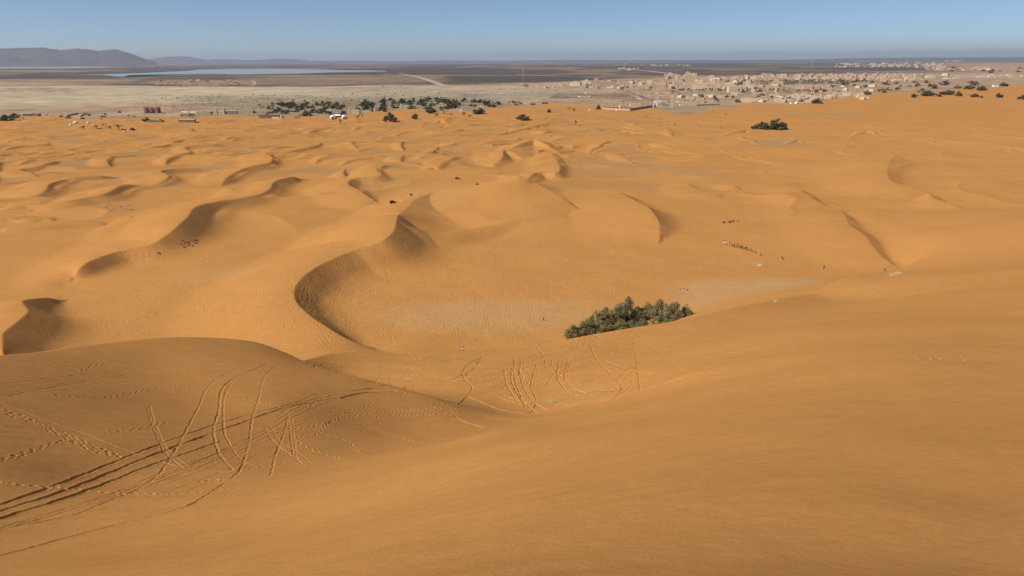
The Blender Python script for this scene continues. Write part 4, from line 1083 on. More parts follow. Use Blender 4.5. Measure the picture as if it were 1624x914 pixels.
# tall square tower
t, s = place(1065.5, 170.3, 'watch_tower', 'tall slim pink square tower standing alone at the edge of the village', 'tower', -.25)
w = 6.0 * s; h = 15.5 * s
MB().box((-w / 2, -w / 2, -2), (w / 2, w / 2, h), 0, .82).build('shaft', M['earth_pink'], t)
MB().box((-w * .46, -w * .46, h + .01), (w * .46, w * .46, h + .9)).box((-w * .2, -w * .2, h + .91), (w * .2, w * .2, h + 2.2)).build('parapet', M['earth_pale'], t)
windows(t, (0,), -w / 2 + .42, (h * .35, h * .6), .9, 1.6); 
# red kasbah
t, s = place(242, 179.3, 'kasbah', 'reddish square kasbah with corner towers rising behind the sand on the left', 'building', .12)
w = 17 * s; h = 8.2 * s; M['red_earth'] = noisy('red_earth', (.36,.19,.125), (.43,.235,.16), .5)
MB().box((-w / 2, -8, -2), (w / 2, 10, h - 1)).box((-w / 2, -8, h - .99), (w / 2, -7.6, h)).box((-w / 2, 9.6, h - .99), (w / 2, 10, h)).build('wall', M['red_earth'], t)
for x, y in ((-w / 2, -8), (w / 2, -8), (-w / 2, 10), (w / 2, 10), (0, -8.4)):
    MB().box((x - 2.4, y - 2.4, -2), (x + 2.4, y + 2.4, h + (1.6 if x else .4)), 0, .86).build('corner_tower', M['red_earth'], t)
windows(t, [-w * .3, -w * .16, w * .16, w * .3], -8, (h * .3, h * .62), 1.1, 1.3)
MB().box((1.2 - 4.2, -10.95, 0), (-1.2 + 4.2, -10.7, 3.4)).build('door', M['wood'], t)
# annexes right of it
t, s = place(286, 184.5, 'courtyard_house', 'long low courtyard house with dark awnings right of the reddish kasbah', 'building', .06)
w = 50 * s
MB().box((-w / 2, -4, -1), (w * .02, 6, 3.2)).box((-w * .5, 7, -1), (w * .35, 7.5, 4.5)).box((w * .1, 7.6, -1), (w * .32, 14, 4.0)).build('wall', M['earth_pale'], t)
MB().box((w * .03, -5, 3.3), (w * .42, 5, 3.55)).build('awning', M['dark_cloth'], t)
for k in range(6): MB().box((w * .04 + k * w * .074, -4.9, -1), (w * .04 + k * w * .074 + .35, -4.55, 3.29)).build('post', M['wood'], t)
t, s = place(300, 178.8, 'perimeter_wall', 'long low cream wall running behind the courtyard house', 'wall', -.5)
MB().box((-26, -.4, -1), (26, .4, 3.0)).build('wall_panel', M['earth_cream'], t); MB().box((-26.6, -.9, -1), (-25, .9, 3.8)).build('end_pillar', M['earth_cream'], t); MB().box((25, -.9, -1), (26.6, .9, 3.8)).build('end_pillar', M['earth_cream'], t)
# ruined grey house
t, s = place(246, 194, 'ruined_house', 'ruined grey house with broken walls half buried in sand on the left', 'building', .1)
w = 24 * s; pts = [(-.5, 2.4), (-.42, 4.6), (-.3, 3.2), (-.18, 5.2), (-.02, 4.0), (.12, 4.6), (.26, 3.0), (.38, 6.8), (.44, 6.9), (.5, 4.2)]
v = []
for u, z in pts: v += [(u * w, -4, -1.5), (u * w, -4, z), (u * w, -3.4, z), (u * w, -3.4, -1.5)]
f = [(4 * i + a, 4 * i + 4 + a, 4 * i + 4 + (a + 1) % 4, 4 * i + (a + 1) % 4) for i in range(len(pts) - 1) for a in range(4)] + [(0, 1, 2, 3), tuple(range(4 * len(pts) - 4, 4 * len(pts)))[::-1]]
MB().add(v, f).build('broken_wall', noisy('grey_mud', (.24,.2,.16), (.33,.27,.21), .5), t)
MB().box((w * .3, -3.3, -1.5), (w * .5, 6, 4.0)).box((-w * .5, -3.3, -1.5), (-w * .47, 6, 3.0)).build('side_wall', M['earth_dark'], t); windows(t, (-w * .1, w * .15), -4.02, (1.2,), 1.2, 1.4)
# long brown flat house
t, s = place(297, 194.5, 'long_house', 'long flat brown house with a pale roof edge on the left sand', 'building', .03)
w = 25 * s
MB().box((-w / 2, -4, -2), (w / 2, 5, 5.0)).build('wall', M['earth_dark'], t); MB().box((-w / 2 - .5, -4.5, 5.01), (w / 2 + .5, 5.5, 5.8)).build('roof', M['earth_pale'], t); windows(t, [w * k for k in (-.36, -.2, .04, .2, .36)], -4, (1.8,), 1.4, 1.4)
MB().box((-1.2, -4.07, 0), (1.2 - 2.0, -3.9, 2.6)).build('door', M['wood'], t)
# grey shed on the far left
t, s = place(48, 184.5, 'open_shed', 'long open shed with a pale flat roof at the far left edge of the sand', 'shed', -.03)
w = 30 * s
MB().box((-w / 2, -5, 5.2), (w * .2, 6, 6.2)).build('roof', M['earth_pale'], t); MB().box((-w / 2, 4, -1), (w * .2, 5, 5.19)).build('back_wall', M['grey_roof'], t); MB().box((w * .22, -4, -1), (w * .5, 6, 5.2)).build('annex', M['earth_dark'], t)
for k in range(8): MB().box((-w / 2 + .3 + k * w * .095, -4.8, -1), (-w / 2 + .9 + k * w * .095, -4.2, 5.19)).build('post', M['earth'], t)
MB().box((-w * .3, -8, -1), (w * .4, -7, 1.8)).build('front_wall', M['grey_roof'], t)
# twin cream towers
t, s = place(350, 181.5, 'fortified_house', 'cream house between two square towers with a long dark wing on its right', 'building', .05)
for x in (-6.6, 5.0): MB().box((x * s - 2.4, -3, -1), (x * s + 2.4, 3, 9.6 * s), 0, .9).build('tower', M['earth_cream'], t)
MB().box((-4.5 * s, -2, -1), (3.1 * s, 4, 5.4 * s)).build('wall', M['earth_cream'], t); MB().box((7.2 * s, -1, -1), (26 * s, 6, 4.6 * s)).build('wing', M['earth_dark'], t); MB().box((7 * s, -1.6, 4.65 * s), (26.4 * s, 6.4, 5.5 * s)).build('wing_roof', M['earth_pale'], t)
windows(t, (-2 * s, 1 * s), -2, (2.2 * s,), 1.2, 1.8)
# long dark hotel wing
t, s = place(430, 188, 'hotel_lodge', 'long dark single-storey lodge with a curved white end wall', 'building', -.02)
MB().box((-19 * s, -3, -1), (14 * s, 6, 4.6 * s)).build('wall', M['earth_dark'], t); MB().box((-19.6 * s, -3.8, 4.7 * s), (14.4 * s, 6.4, 5.6 * s)).build('roof', noisy('dun_roof', (.2, .15, .115), (.26, .2, .15), .3), t)
MB().lathe([(3.4 * s, -1), (3.4 * s, 4.6 * s), (3.0 * s, 5.2 * s)], (17 * s, 1, 0), 14).build('round_end', M['earth_pale'], t); windows(t, [k * 3.6 * s for k in range(-4, 4)], -3, (1.1 * s,), 1.6, 2.2)
for k in range(3): MB().box(((4 + 4 * k) * s, -9, -1), ((7.4 + 4 * k) * s, -5.5, 2.2 * s), 0, .7).build('porch', M['white'], t)
# white tents
def dome(px, py, wpx, hpx, label, group='white dome tents'):
    t, s = place(px, py, 'dome_tent', label, 'tent', 0, group); R_ = wpx * s / 2; Hh = hpx * s
    MB().lathe([(R_, -.3), (R_, Hh * .25), (R_ * .93, Hh * .5), (R_ * .72, Hh * .78), (R_ * .4, Hh * .95), (.02, Hh)], n=16).build('canvas', M['white'], t, True)
    MB().box((-R_ * .25, -R_ * 1.02, 0), (R_ * .25, -R_ * .9, Hh * .45)).build('doorway', M['hole'], t)
dome(528, 187.5, 9, 5, 'white dome tent left of the white-roofed hall'); dome(546, 187.5, 8, 5.2, 'white dome tent right of the white-roofed hall')
dome(112.5, 199.5, 4.6, 3.2, 'lowest small white tent on grey ground in the left camp', 'small white tents of the left camp'); dome(120, 196, 7, 3.6, 'widest white tent in the middle of the left camp', 'small white tents of the left camp'); dome(140, 196.5, 4.5, 3.2, 'small white tent farthest right in the left camp', 'small white tents of the left camp')
dome(197, 210, 3.4, 3.0, 'small pale tent beside the fullest round-headed tree', 'small white tents of the left camp')
dome(1263, 164.8, 5.5, 3.4, 'bright white round tent at the sand edge on the right', 'white tents at the right sand edge'); dome(1254.5, 165, 4.5, 2, 'flat white tent left of the bright white round tent', 'white tents at the right sand edge')
dome(935, 176, 2.6, 2.4, 'tiny white tent on the sand left of the walled hotel', 'tiny white tents by the walled hotel'); dome(978, 176, 2.6, 2.4, 'tiny white tent on the sand below the hotel wall', 'tiny white tents by the walled hotel')
t, s = place(536, 186, 'tent_hall', 'white-roofed hall between two white dome tents', 'building')
MB().box((-5 * s, -4, -1), (5 * s, 5, 2.2 * s)).build('wall', M['dark_cloth'], t)
MB().add([(-6.5 * s, -6, 2.25 * s), (6 * s, -6, 2.25 * s), (6 * s, 7, 2.25 * s), (-6.5 * s, 7, 2.25 * s), (-4.5 * s, .5, 4.6 * s), (3 * s, .5, 4.2 * s)], [(0, 1, 5, 4), (1, 2, 5), (2, 3, 4, 5), (3, 0, 4), (3, 2, 1, 0)]).build('roof', M['white'], t)
def dark_tent(px, py, wpx, label, cloth='dark_cloth'):
    t, s = place(px, py, 'nomad_tent', label, 'tent', rnd.uniform(-.4, .4), 'low dark nomad tents'); w = wpx * s
    MB().add([(-w / 2, -3, .2), (w / 2, -3, .2), (w / 2, 3, .2), (-w / 2, 3, .2), (-w * .3, 0, 3.2), (w * .3, 0, 3.0)], [(0, 1, 5, 4), (1, 2, 5), (2, 3, 4, 5), (3, 0, 4), (3, 2, 1, 0)]).build('cloth', M[cloth], t)
    for x in (-w * .3, w * .3): MB().box((x - .12, -.12, -.6), (x + .12, .12, 3.9)).build('pole', M['wood'], t)
for a, b, w, lb in [(108,188,11,'low dark tent with a grey back in the left camp'),(117,183,9,'dark tent behind the first one in the left camp'),(131,189,7,'small dark tent at the front right of the left camp'),(163,186,8,'dark square tent at the right of the left camp'),(210,206,7,'dark low tent alone on the dunes below the ruined house'),
        (471,187.5,10,'brown pyramid tent left of the dark bush in the oasis'),(476,184,7,'dark tent just behind the brown pyramid tent'),(97,186,6,'leftmost small dark tent of the left camp')]: dark_tent(a, b, w, lb, 'brown_cloth' if 'brown' in lb else 'dark_cloth')
# cream oasis buildings
def plain_building(px, py, wpx, hpx, mat, label, rz=0.0, nwin=3, deep=.8, extra=None):
    t, s = place(px, py, 'desert_house', label, 'building', rz); w = wpx * s; h = hpx * s; d = w * deep
    MB().box((-w / 2, 0, -1.5), (w / 2, d, h - .5)).build('wall', M[mat], t)
    MB().box((-w / 2 - .2, -.2, h - .49), (w / 2 + .2, .2, h)).box((-w / 2 - .2, d - .2, h - .49), (w / 2 + .2, d + .2, h)).box((-w / 2 - .2, .21, h - .49), (-w / 2 + .2, d - .21, h)).box((w / 2 - .2, .21, h - .49), (w / 2 + .2, d - .21, h)).build('parapet', M[mat], t)
    windows(t, [w * ((k + .5) / nwin - .5) for k in range(nwin)], 0, (h * .4,), 1.1, min(1.8, h * .35))
    if extra: MB().box((w * extra[0] - extra[1] * s / 2, -1, -1), (w * extra[0] + extra[1] * s / 2, 3, extra[2] * s), 0, .9).build('tower', M[mat], t)
for a in [(520,180,11,5,'earth_pale','cream house with a corner tower in the oasis left of the dome tents',.05,3,.8,(.45,2.4,7.5)),(561,180.5,18,6,'earth_cream','ruined cream walls with jagged towers right of the dome tents',-.05,4,.4,(-.4,2.6,8.5)),
          (594,179.5,3,8,'earth_cream','slim cream gate tower at the right end of the ruined cream walls',0,1,1.0),(582,178,13,3,'earth_pale','low pale wall-like house beside the slim gate tower',0,3,.3),
          (646,172.5,24,5,'earth_cream','wide cream house with battlements behind palms in the oasis',0,5,.5,(-.42,3,7.5)),(727,168,10,6,'red_earth','pink-red cubic house standing above the dark oasis trees',.5,2,.9),
          (722,175.5,14,2.4,'earth_cream','low cream hut with a flat roof below the pink-red house',0,3,.5),(731,176.5,4,3,'white','small white hut right of the low cream hut',0,1,.9),(762,172,10,4,'earth_pale','pale hut half hidden by trees right of the pink-red house',0,2,.6),
          (990,172.5,13,5.5,'earth_cream','cream block inside the walled hotel at its front corner',.1,3,.8),(1008,169,16,4,'earth_pale','pale flat hotel building with white fronts behind the corner block',0,4,.6),(1046,168.5,8,4.5,'earth_pale','small ochre house left of the tall slim tower',.1,2,.8),
          (1092,168.5,26,2.4,'earth_cream','long low pale building right of the tall slim tower',0,6,.4),(1043,163.5,10,3,'white','white flat hut with dark trees behind the tall slim tower',0,2,.6),(957,135.5,40,5.5,'earth','large long ochre compound at the left end of the village',.03,8,.5),
          (1166,147,21,8.5,'earth_pale','big pale windowless block left of the palm-fronted houses',.02,3,.5),(1258,147,52,5.5,'earth_pink','long pinkish terrace behind the palm row',.0,9,.25),(946,129,6,5,'earth','round-cornered ochre tower building above the long compound',0,1,.9),
          (912,134.5,12,4,'earth_pale','pale building group left of the long ochre compound',0,3,.6,(-.4,2,4.6)),(834,138,8,4,'earth_dark','dark brown square house alone left of the village',0,2,.9),(972,130.5,15,2.5,'earth_pale','pale slab roofed hall behind the long ochre compound',0,4,.5),
          (1456,122,8,4,'straw_wall','yellowish house in the distance on the right plain',0,2,.8),(1349,117.5,8,1.8,'earth_cream','flat cream block alone on the dark plain at right',0,2,.5),(1580,138,8,2.6,'white','white house left of the dark hedge-like tree at far right',0,2,.6),
          (1312,152,18,3,'earth_pink','long pinkish low house by the sand edge on the right',0,4,.4),(1257,160,10,2.4,'earth_pale','pale low house above the white tents at the sand edge',0,3,.5)]:
    if a[4] == 'straw_wall' and 'straw_wall' not in M: M['straw_wall'] = noisy('straw_wall', (.55, .42, .2), (.6, .47, .24), 1)
    plain_building(*a)
# gate arch with two pillars on the road
t, s = place(992.5, 145.5, 'gateway', 'pair of pale gate pillars standing over the road into the village', 'gate', .1)
for x in (-2.6, 1.6): MB().box((x * s, -1.5, -1), ((x + 1.6) * s, 2.5, 5 * s), 0, .9).build('pillar', M['earth_pale'], t)
MB().box((-1.0 * s + .05, -.5, 3.4 * s), (1.6 * s - .05, 1.5, 4.2 * s)).build('lintel', M['earth_pale'], t)
# hotel wall: two long runs of wall meeting at the front corner
def wall_run(p0, p1, h, mat, label, top='earth_pale', arches=0):
    a, b = spot(*p0), spot(*p1); d = b - a; L = math.hypot(d.x, d.y); t = empty('compound_wall', a, math.atan2(d.y, d.x)); tag(t, label, 'wall')
    MB().box((0, -.4, -3), (L, .4, h)).build('wall_panel', M[mat], t); MB().box((-.2, -.7, h + .01), (L + .2, .7, h + .5)).build('coping', M[top], t)
    for k in range(arches): x = L * (k + .5) / arches; MB().box((x - .9, 6, -.5), (x + .9, 9, h + 2.4)).build('bungalow', M['hole'] if k % 2 else M['earth_dark'], t)
wall_run((953, 173.3), (999, 175.8), 3.2, 'earth_pink', 'long pinkish front wall of the walled hotel', arches=14)
wall_run((999.5, 175.8), (1036, 169.8), 4.4, 'earth_dark', 'dark shaded side wall of the walled hotel running back to the right', 'earth_pink')  # side wall's shade is put into its colour as a darker earth
t, s = place(1038, 170.5, 'gate_tower', 'stubby pink gate tower at the far end of the dark hotel wall', 'tower', .2)
MB().box((-2.2 * s, -3, -1), (2.2 * s, 4, 4.4 * s), 0, .92).build('shaft', M['earth_pink'], t); MB().box((-1 * s, -3.1, 0), (1 * s, -2.9, 2 * s)).build('gate', M['hole'], t)
wall_run((1012, 150.8), (1090, 150.2), 3.5, 'earth_pale', 'long pale wall stretching along the field before the village'); wall_run((1160, 151.2), (1198, 150.8), 3.5, 'earth_cream', 'bright cream wall in front of the palm row')
wall_run((1104, 168), (1142, 166.5), 2.6, 'earth_pale', 'low pale boundary wall at the sand edge right of the tower')

r = random.Random(55)
for k in range(46):
    a = r.uniform(1010, 1330) if k < 34 else r.uniform(900, 1120); b = r.uniform(143, 163) - max(0, a - 1250) * .1; q = spot(a, b); s = mpp(q); w = r.uniform(9, 24) * s; d = r.uniform(20, 60); h = r.uniform(1.6, 3.2)
    mb = MB(); mb.box((0, 0, -1), (w, .6, h)).box((0, d - .6, -1), (w, d, h)).box((0, .61, -1), (.6, d - .61, h)).box((w - .6, .61, -1), (w, d - .61, h))
    o = mb.build('yard_wall', M[r.choice(['earth_pale', 'earth_cream', 'earth', 'earth_pink'])]); o.location = q; o.rotation_euler = (0, 0, r.uniform(-.3, .3)); tag(o, 'one of the low yard walls', 'wall', 'low yard walls between village and sand')
# ------------------------------------------------------------------ masts, roads
def mast(px, py, hpx, label):
    q = spot(px, py); s = mpp(q); t = empty('radio_mast', q); tag(t, label, 'mast', 'thin radio masts'); h = hpx * s; mb = MB(); w = .45 * s
    legs = [(w * math.cos(a), w * math.sin(a)) for a in (0, 2.09, 4.19)]
    for x, y in legs: mb.tube([(x, y, -1), (x * .3, y * .3, h)], .06 * s, 4)
    for k in range(12):
        z = h * k / 12; f0 = 1 - .7 * k / 12; f1 = 1 - .7 * (k + 1) / 12
        for i in range(3): mb.tube([(legs[i][0] * f0, legs[i][1] * f0, z), (legs[(i + 1) % 3][0] * f1, legs[(i + 1) % 3][1] * f1, z + h / 12)], .025 * s, 3)
    mb.build('lattice', M['white'], t); MB().lathe([(.02, 0), (.5 * s, .1 * s), (.5 * s, 1.0 * s), (.02, 1.1 * s)], (0, 0, h * .86), 8).build('antenna', M['white'], t)
mast(829.5, 126.5, 15, 'thin white radio mast left of the village on the dark plain'); mast(990, 110, 9, 'short white mast by the lone hamlet on the dark plain'); mast(1287.5, 105, 9, 'thin pale mast on the far plain left of the distant town')
M['asphalt'] = noisy('asphalt', (.17, .15, .135), (.21, .185, .165), .05); M['dirt'] = noisy('dirt_track', (.40, .33, .25), (.48, .40, .31), .02)
def road(name, pts, wm, mat):
    P = resample(np.array([at_z(a, b, 1.5) for a, b in catmull(np.array(pts, float), 5)]), 25.0); T = np.gradient(P, axis=0); T /= np.hypot(T[:, 0], T[:, 1])[:, None]
    v = []
    for p, t_ in zip(P, T):
        z = 1.5
        for s_ in (-1, 1): v.append((p[0] - t_[1] * s_ * wm / 2, p[1] + t_[0] * s_ * wm / 2, max(ground(p[0], p[1]), z) + .5))
    me = bpy.data.meshes.new(name); me.from_pydata(v, [], [(2 * i, 2 * i + 1, 2 * i + 3, 2 * i + 2) for i in range(len(P) - 1)]); me.materials.append(M[mat]); link(name, me, kind='structure')
    if me.polygons[0].normal.z < 0: me.flip_normals()
road('paved_road', [(1060,168.5),(1040,161),(1015,152.5),(994,145),(985,141)], 16, 'asphalt')
road('desert_track', [(705,137),(690,131),(672,125),(655,120.5),(635,118.6),(600,117.6)], 40, 'dirt'); road('desert_track', [(560,115.4),(640,114.6),(760,113),(880,112.2)], 50, 'dirt')
road('desert_track', [(960,111),(1000,110.6),(1030,113.2),(1060,117)], 60, 'dirt'); road('desert_track', [(1230,113.6),(1290,114.6),(1380,114.2),(1460,112.5)], 70, 'dirt'); road('desert_track', [(820,118.5),(880,121),(960,121.8)], 40, 'dirt')
road('desert_track', [(1500,100.6),(1440,101.2),(1380,101.8)], 120, 'dirt'); road('desert_track', [(370,138),(400,136),(404,131),(398,128)], 14, 'dirt')
PLACES = {'low yard walls between village and sand': 'between village and sand', 'packed houses in the middle of the village': 'packed village middle', 'dark trees of the left oasis belt': 'left oasis belt', 'dark trees of the middle oasis belt': 'middle oasis belt',
 'houses on the rise at the top of the village': 'rise above the village', 'houses at the left end of the village': 'left village end', 'large houses behind the palm row': 'behind the palm row',
 'low houses near the sand edge': 'near the sand edge', 'pale houses behind the far palm grove': 'behind the palm grove', 'low houses mixed with trees on the right': 'among trees at right',
 'palm row in front of the village': 'dark village palm line', 'trees scattered at the right of the village': 'right village side', 'tree belt behind the right-hand sand': 'behind right-hand sand',
 'trees in the yards by the sand edge': 'sand edge yards', 'shrubs dotted over the clay flat': 'clay flat', 'shrubs on the brown flat': 'brown village flat', 'dry shrubs at the left sand edge': 'left sand edge',
 'dry shrubs below the walled hotel': 'below walled hotel', 'pale grass tufts along the tracked valley': 'tracked valley', 'pale grass tufts by the lone walker': 'by lone walker',
 'dark rocks at the foot of the big left slip face': 'foot of left slip face', 'dark rocks below the second left crest': 'below second left crest', 'tiny rocks on the stony flat': 'flat right of central peak',
 'pale stone chips along the small ridge': 'small right ridge', 'tiny rocks by the upper left crests': 'by upper left crests', 'dark trees behind the ruined cream walls': 'behind ruined cream walls',
 'dark trees right of the pink house': 'right of pink house', 'small trees left of the oasis belt': 'left of oasis belt'}
# ------------------------------------------------------------------ stones and tufts
def rock_mesh(seed, flat=.5):
    bm = bmesh.new(); bmesh.ops.create_icosphere(bm, subdivisions=2, radius=.5); r = random.Random(seed)
    for v in bm.verts:
        k = .72 + .5 * vnoise(np.array([v.co.x * 3 + seed]), np.array([v.co.y * 3 + v.co.z * 4]), seed)[0]
        v.co = Vector((v.co.x * k, v.co.y * k, max(v.co.z, -.3) * k * flat))
    me = bpy.data.meshes.new('rock'); bm.to_mesh(me); bm.free(); return me
RK = [rock_mesh(k, .45 + .1 * (k % 3)) for k in range(4)]
for me in RK: me.materials.append(M['stone_dark'])
RL = [rock_mesh(10 + k, .6) for k in range(3)]
for me in RL: me.materials.append(M['stone_pale'])
def rocks(pts, lb, grp, w0, w1, seed, lst=RK, n=1, sp=0):
    r = random.Random(seed)
    for (a, b) in pts:
        q = spot(a, b); s = mpp(q) * r.uniform(w0, w1); o = link('rock', lst[r.randrange(len(lst))]); o.location = (q.x, q.y, q.z + .02 * s); o.scale = (s, s * r.uniform(.4, .8), s * r.uniform(.5, 1.0)); o.rotation_euler = (0, 0, r.uniform(-.4, .4)); tag(o, lb, 'rock', grp)
def cloud(cx, cy, rx, ry, n, seed):
    r = random.Random(seed); return [(cx + rx * r.uniform(-1, 1), cy + ry * r.uniform(-1, 1)) for _ in range(n)]
rocks(cloud(300, 387, 14, 6, 16, 1) + [(305, 389), (297, 384), (292, 392), (310, 391), (302, 381)], 'one of the dark rocks clustered at the foot of the big left slip face', 'dark rocks at the foot of the big left slip face', 2, 5, 1)
rocks([(251, 401), (253, 403)], 'one of the two dark rocks left of the big rock cluster', 'two dark rocks left of the big cluster', 3, 5, 2)
rocks([(362, 386), (365, 384)], 'one of the two small dark rocks right of the big rock cluster', 'two dark rocks right of the big cluster', 2, 3.5, 3)
rocks(cloud(190, 330, 24, 5, 14, 4), 'one of the dark rocks scattered below the second left crest', 'dark rocks below the second left crest', 1.6, 4, 4)
rocks(cloud(205, 343, 10, 2, 4, 5), 'one of the few rocks well below the second left crest', 'few rocks farther down under the second crest', 1.6, 3.4, 5)
rocks(cloud(98, 399, 8, 3, 6, 6), 'one of the tiny rocks on the smooth left dune flank', 'tiny rocks on the smooth left flank', 1, 2, 6)
rocks([(616, 445), (617, 448), (663, 449), (545, 466), (560, 464), (573, 461), (587, 462), (570, 481), (574, 480)], 'one of the flat dark rocks in the left part of the great basin', 'flat dark rocks in the great basin', 2, 4, 7)
rocks([(1079, 459), (1085, 458), (1090, 460)], 'one of the low dark rocks at the edge of the grey basin floor above the grove', 'low dark rocks above the grove', 3, 7, 8)
rocks(cloud(790, 266, 14, 4, 12, 9), 'one of the small rocks in the hollow left of the central peak', 'small rocks left of the central peak', 1, 2.6, 9)
rocks(cloud(600, 302, 14, 8, 10, 10), 'one of the small rocks in the hollow beside the black car', 'small rocks in the hollow by the black car', 1, 2, 10)
rocks(cloud(920, 262, 40, 8, 18, 11), 'one of the tiny rocks on the stony flat right of the central peak', 'tiny rocks on the stony flat', 1, 2.2, 11)
rocks(cloud(470, 288, 16, 4, 8, 12) + cloud(425, 276, 10, 3, 5, 13), 'one of the tiny rocks by the upper left crests', 'tiny rocks by the upper left crests', 1, 2.4, 12)
rocks(cloud(690, 265, 10, 5, 6, 14) + cloud(545, 245, 10, 4, 4, 15), 'one of the tiny rocks in the upper middle hollows', 'tiny rocks in the upper middle hollows', 1, 2.0, 13)
rocks([(1258, 312), (1340, 312), (1498, 320), (1556, 327), (1565, 324), (1230, 235), (1310, 236), (1279, 256)], 'one of the small dark rocks far apart on the right-hand sand', 'lone dark rocks on the right-hand sand', 1.4, 3, 14)
rocks([(a, b) for a, b in cloud(1500, 568, 50, 4, 14, 16)] + [(1490, 571), (1460, 572), (1528, 563), (1530, 569)], 'one of the pale stone chips lying along the small bright ridge at right', 'pale stone chips along the small ridge', 1.2, 2.4, 15, RL)
rocks([(1203, 421.5), (1206, 421)], 'one of the two pale lumps on the sand above the grey basin floor', 'pale lumps above the grey floor', 4, 6, 16, RL)
rocks([(1228, 479), (1231, 478)], 'one of the two pale flat stones on the right part of the grey floor', 'pale flat stones on the grey floor', 3, 5, 17, RL)
rocks([(36, 259), (38, 261), (77, 226), (398, 237), (50, 250), (700, 202), (806, 188), (742, 228)], 'one of the lone dark specks of rock among the far left dunes', 'lone rocks among the far dunes', 1.6, 3, 18)

def tuft_mesh(seed, n=90):
    r = random.Random(seed); v = []; f = []
    for k in range(n):
        a = r.uniform(0, 6.28); q = r.random() ** .7 * .32; x, y = q * math.cos(a), q * math.sin(a); L = r.uniform(.3, .6); le = r.uniform(.1, .5); b = r.uniform(0, 6.28); w = .012
        tx, ty = x + math.cos(a) * L * le, y + math.sin(a) * L * le; i = len(v)
        v += [(x - w * math.sin(b), y + w * math.cos(b), -.03), (x + w * math.sin(b), y - w * math.cos(b), -.03), (tx, ty, L)]; f.append((i, i + 1, i + 2))
    me = bpy.data.meshes.new('grass_tuft'); me.from_pydata(v, [], f); me.materials.append(M['straw']); return me
TF = [tuft_mesh(k) for k in range(3)]; r = random.Random(8)
for k in range(34):
    u = (k + r.random()) / 34; a = 868 + 118 * u; b = 641 - 26 * u + r.gauss(0, 1.6)
    if .3 < u < .36: continue
    q = spot(a, b); o = link('grass_tuft', TF[k % 3]); o.location = q; s = r.uniform(.5, 1.1); o.scale = (s * 1.3, s * 1.3, s * .7); o.rotation_euler = (0, 0, r.uniform(0, 6.28)); tag(o, 'one of the pale dry grass tufts in a line along the tracked valley', 'grass', 'pale grass tufts along the tracked valley')
for k in range(14):
    a = 1408 + 19 * r.random(); b = 438.5 - (a - 1408) * .25 + r.gauss(0, .8); q = spot(a, b); o = link('grass_tuft', TF[k % 3]); o.location = q; s = r.uniform(1.2, 2.0); o.scale = (s * 1.6, s * 1.6, s * .6); o.rotation_euler = (0, 0, r.uniform(0, 6.28)); tag(o, 'one of the pale grass tufts on the slope beside the lone dark walker', 'grass', 'pale grass tufts by the lone walker')

# ------------------------------------------------------------------ bodies
def skin_body(name, verts, edges, radii, mat, sub=1, root=0, parent=None):
    me = bpy.data.meshes.new(name); me.from_pydata(verts, edges, []); o = bpy.data.objects.new(name, me); SC.collection.objects.link(o)
    md = o.modifiers.new('skin', 'SKIN'); me.skin_vertices[0].data[root].use_root = True
    for i, rr in enumerate(radii): me.skin_vertices[0].data[i].radius = (rr, rr) if not hasattr(rr, '__len__') else rr
    sb = o.modifiers.new('sub', 'SUBSURF'); sb.levels = sub; sb.render_levels = sub
    bpy.context.view_layer.update()
    dg = bpy.context.evaluated_depsgraph_get(); m2 = bpy.data.meshes.new_from_object(o.evaluated_get(dg)); bpy.data.objects.remove(o)
    m2.name = name; m2.materials.clear(); m2.materials.append(mat); m2.polygons.foreach_set('use_smooth', [True] * len(m2.polygons)); m2.polygons.foreach_set('material_index', [0] * len(m2.polygons))
    return link(name, m2, parent)
M['skin'] = new_mat('skin', (.30, .17, .10), .6); M['hair'] = new_mat('hair', (.02, .015, .012), .7)
M['camel'] = noisy('camel_coat', (.30, .19, .10), (.38, .25, .14), 3); M['camel_pale'] = noisy('pale_camel_coat', (.52, .40, .27), (.60, .47, .33), 3); M['camel_dark'] = noisy('dark_camel_coat', (.12, .075, .045), (.17, .11, .065), 3)
CL = {k: noisy(k + '_clothing', c, tuple(min(1, q * 1.25) for q in c), 6) for k, c in dict(black=(.018,.018,.02), navy=(.03,.045,.10), white=(.72,.71,.68), red=(.36,.04,.03), blue=(.05,.12,.30), brown=(.13,.08,.05), grey=(.18,.18,.18)).items()}
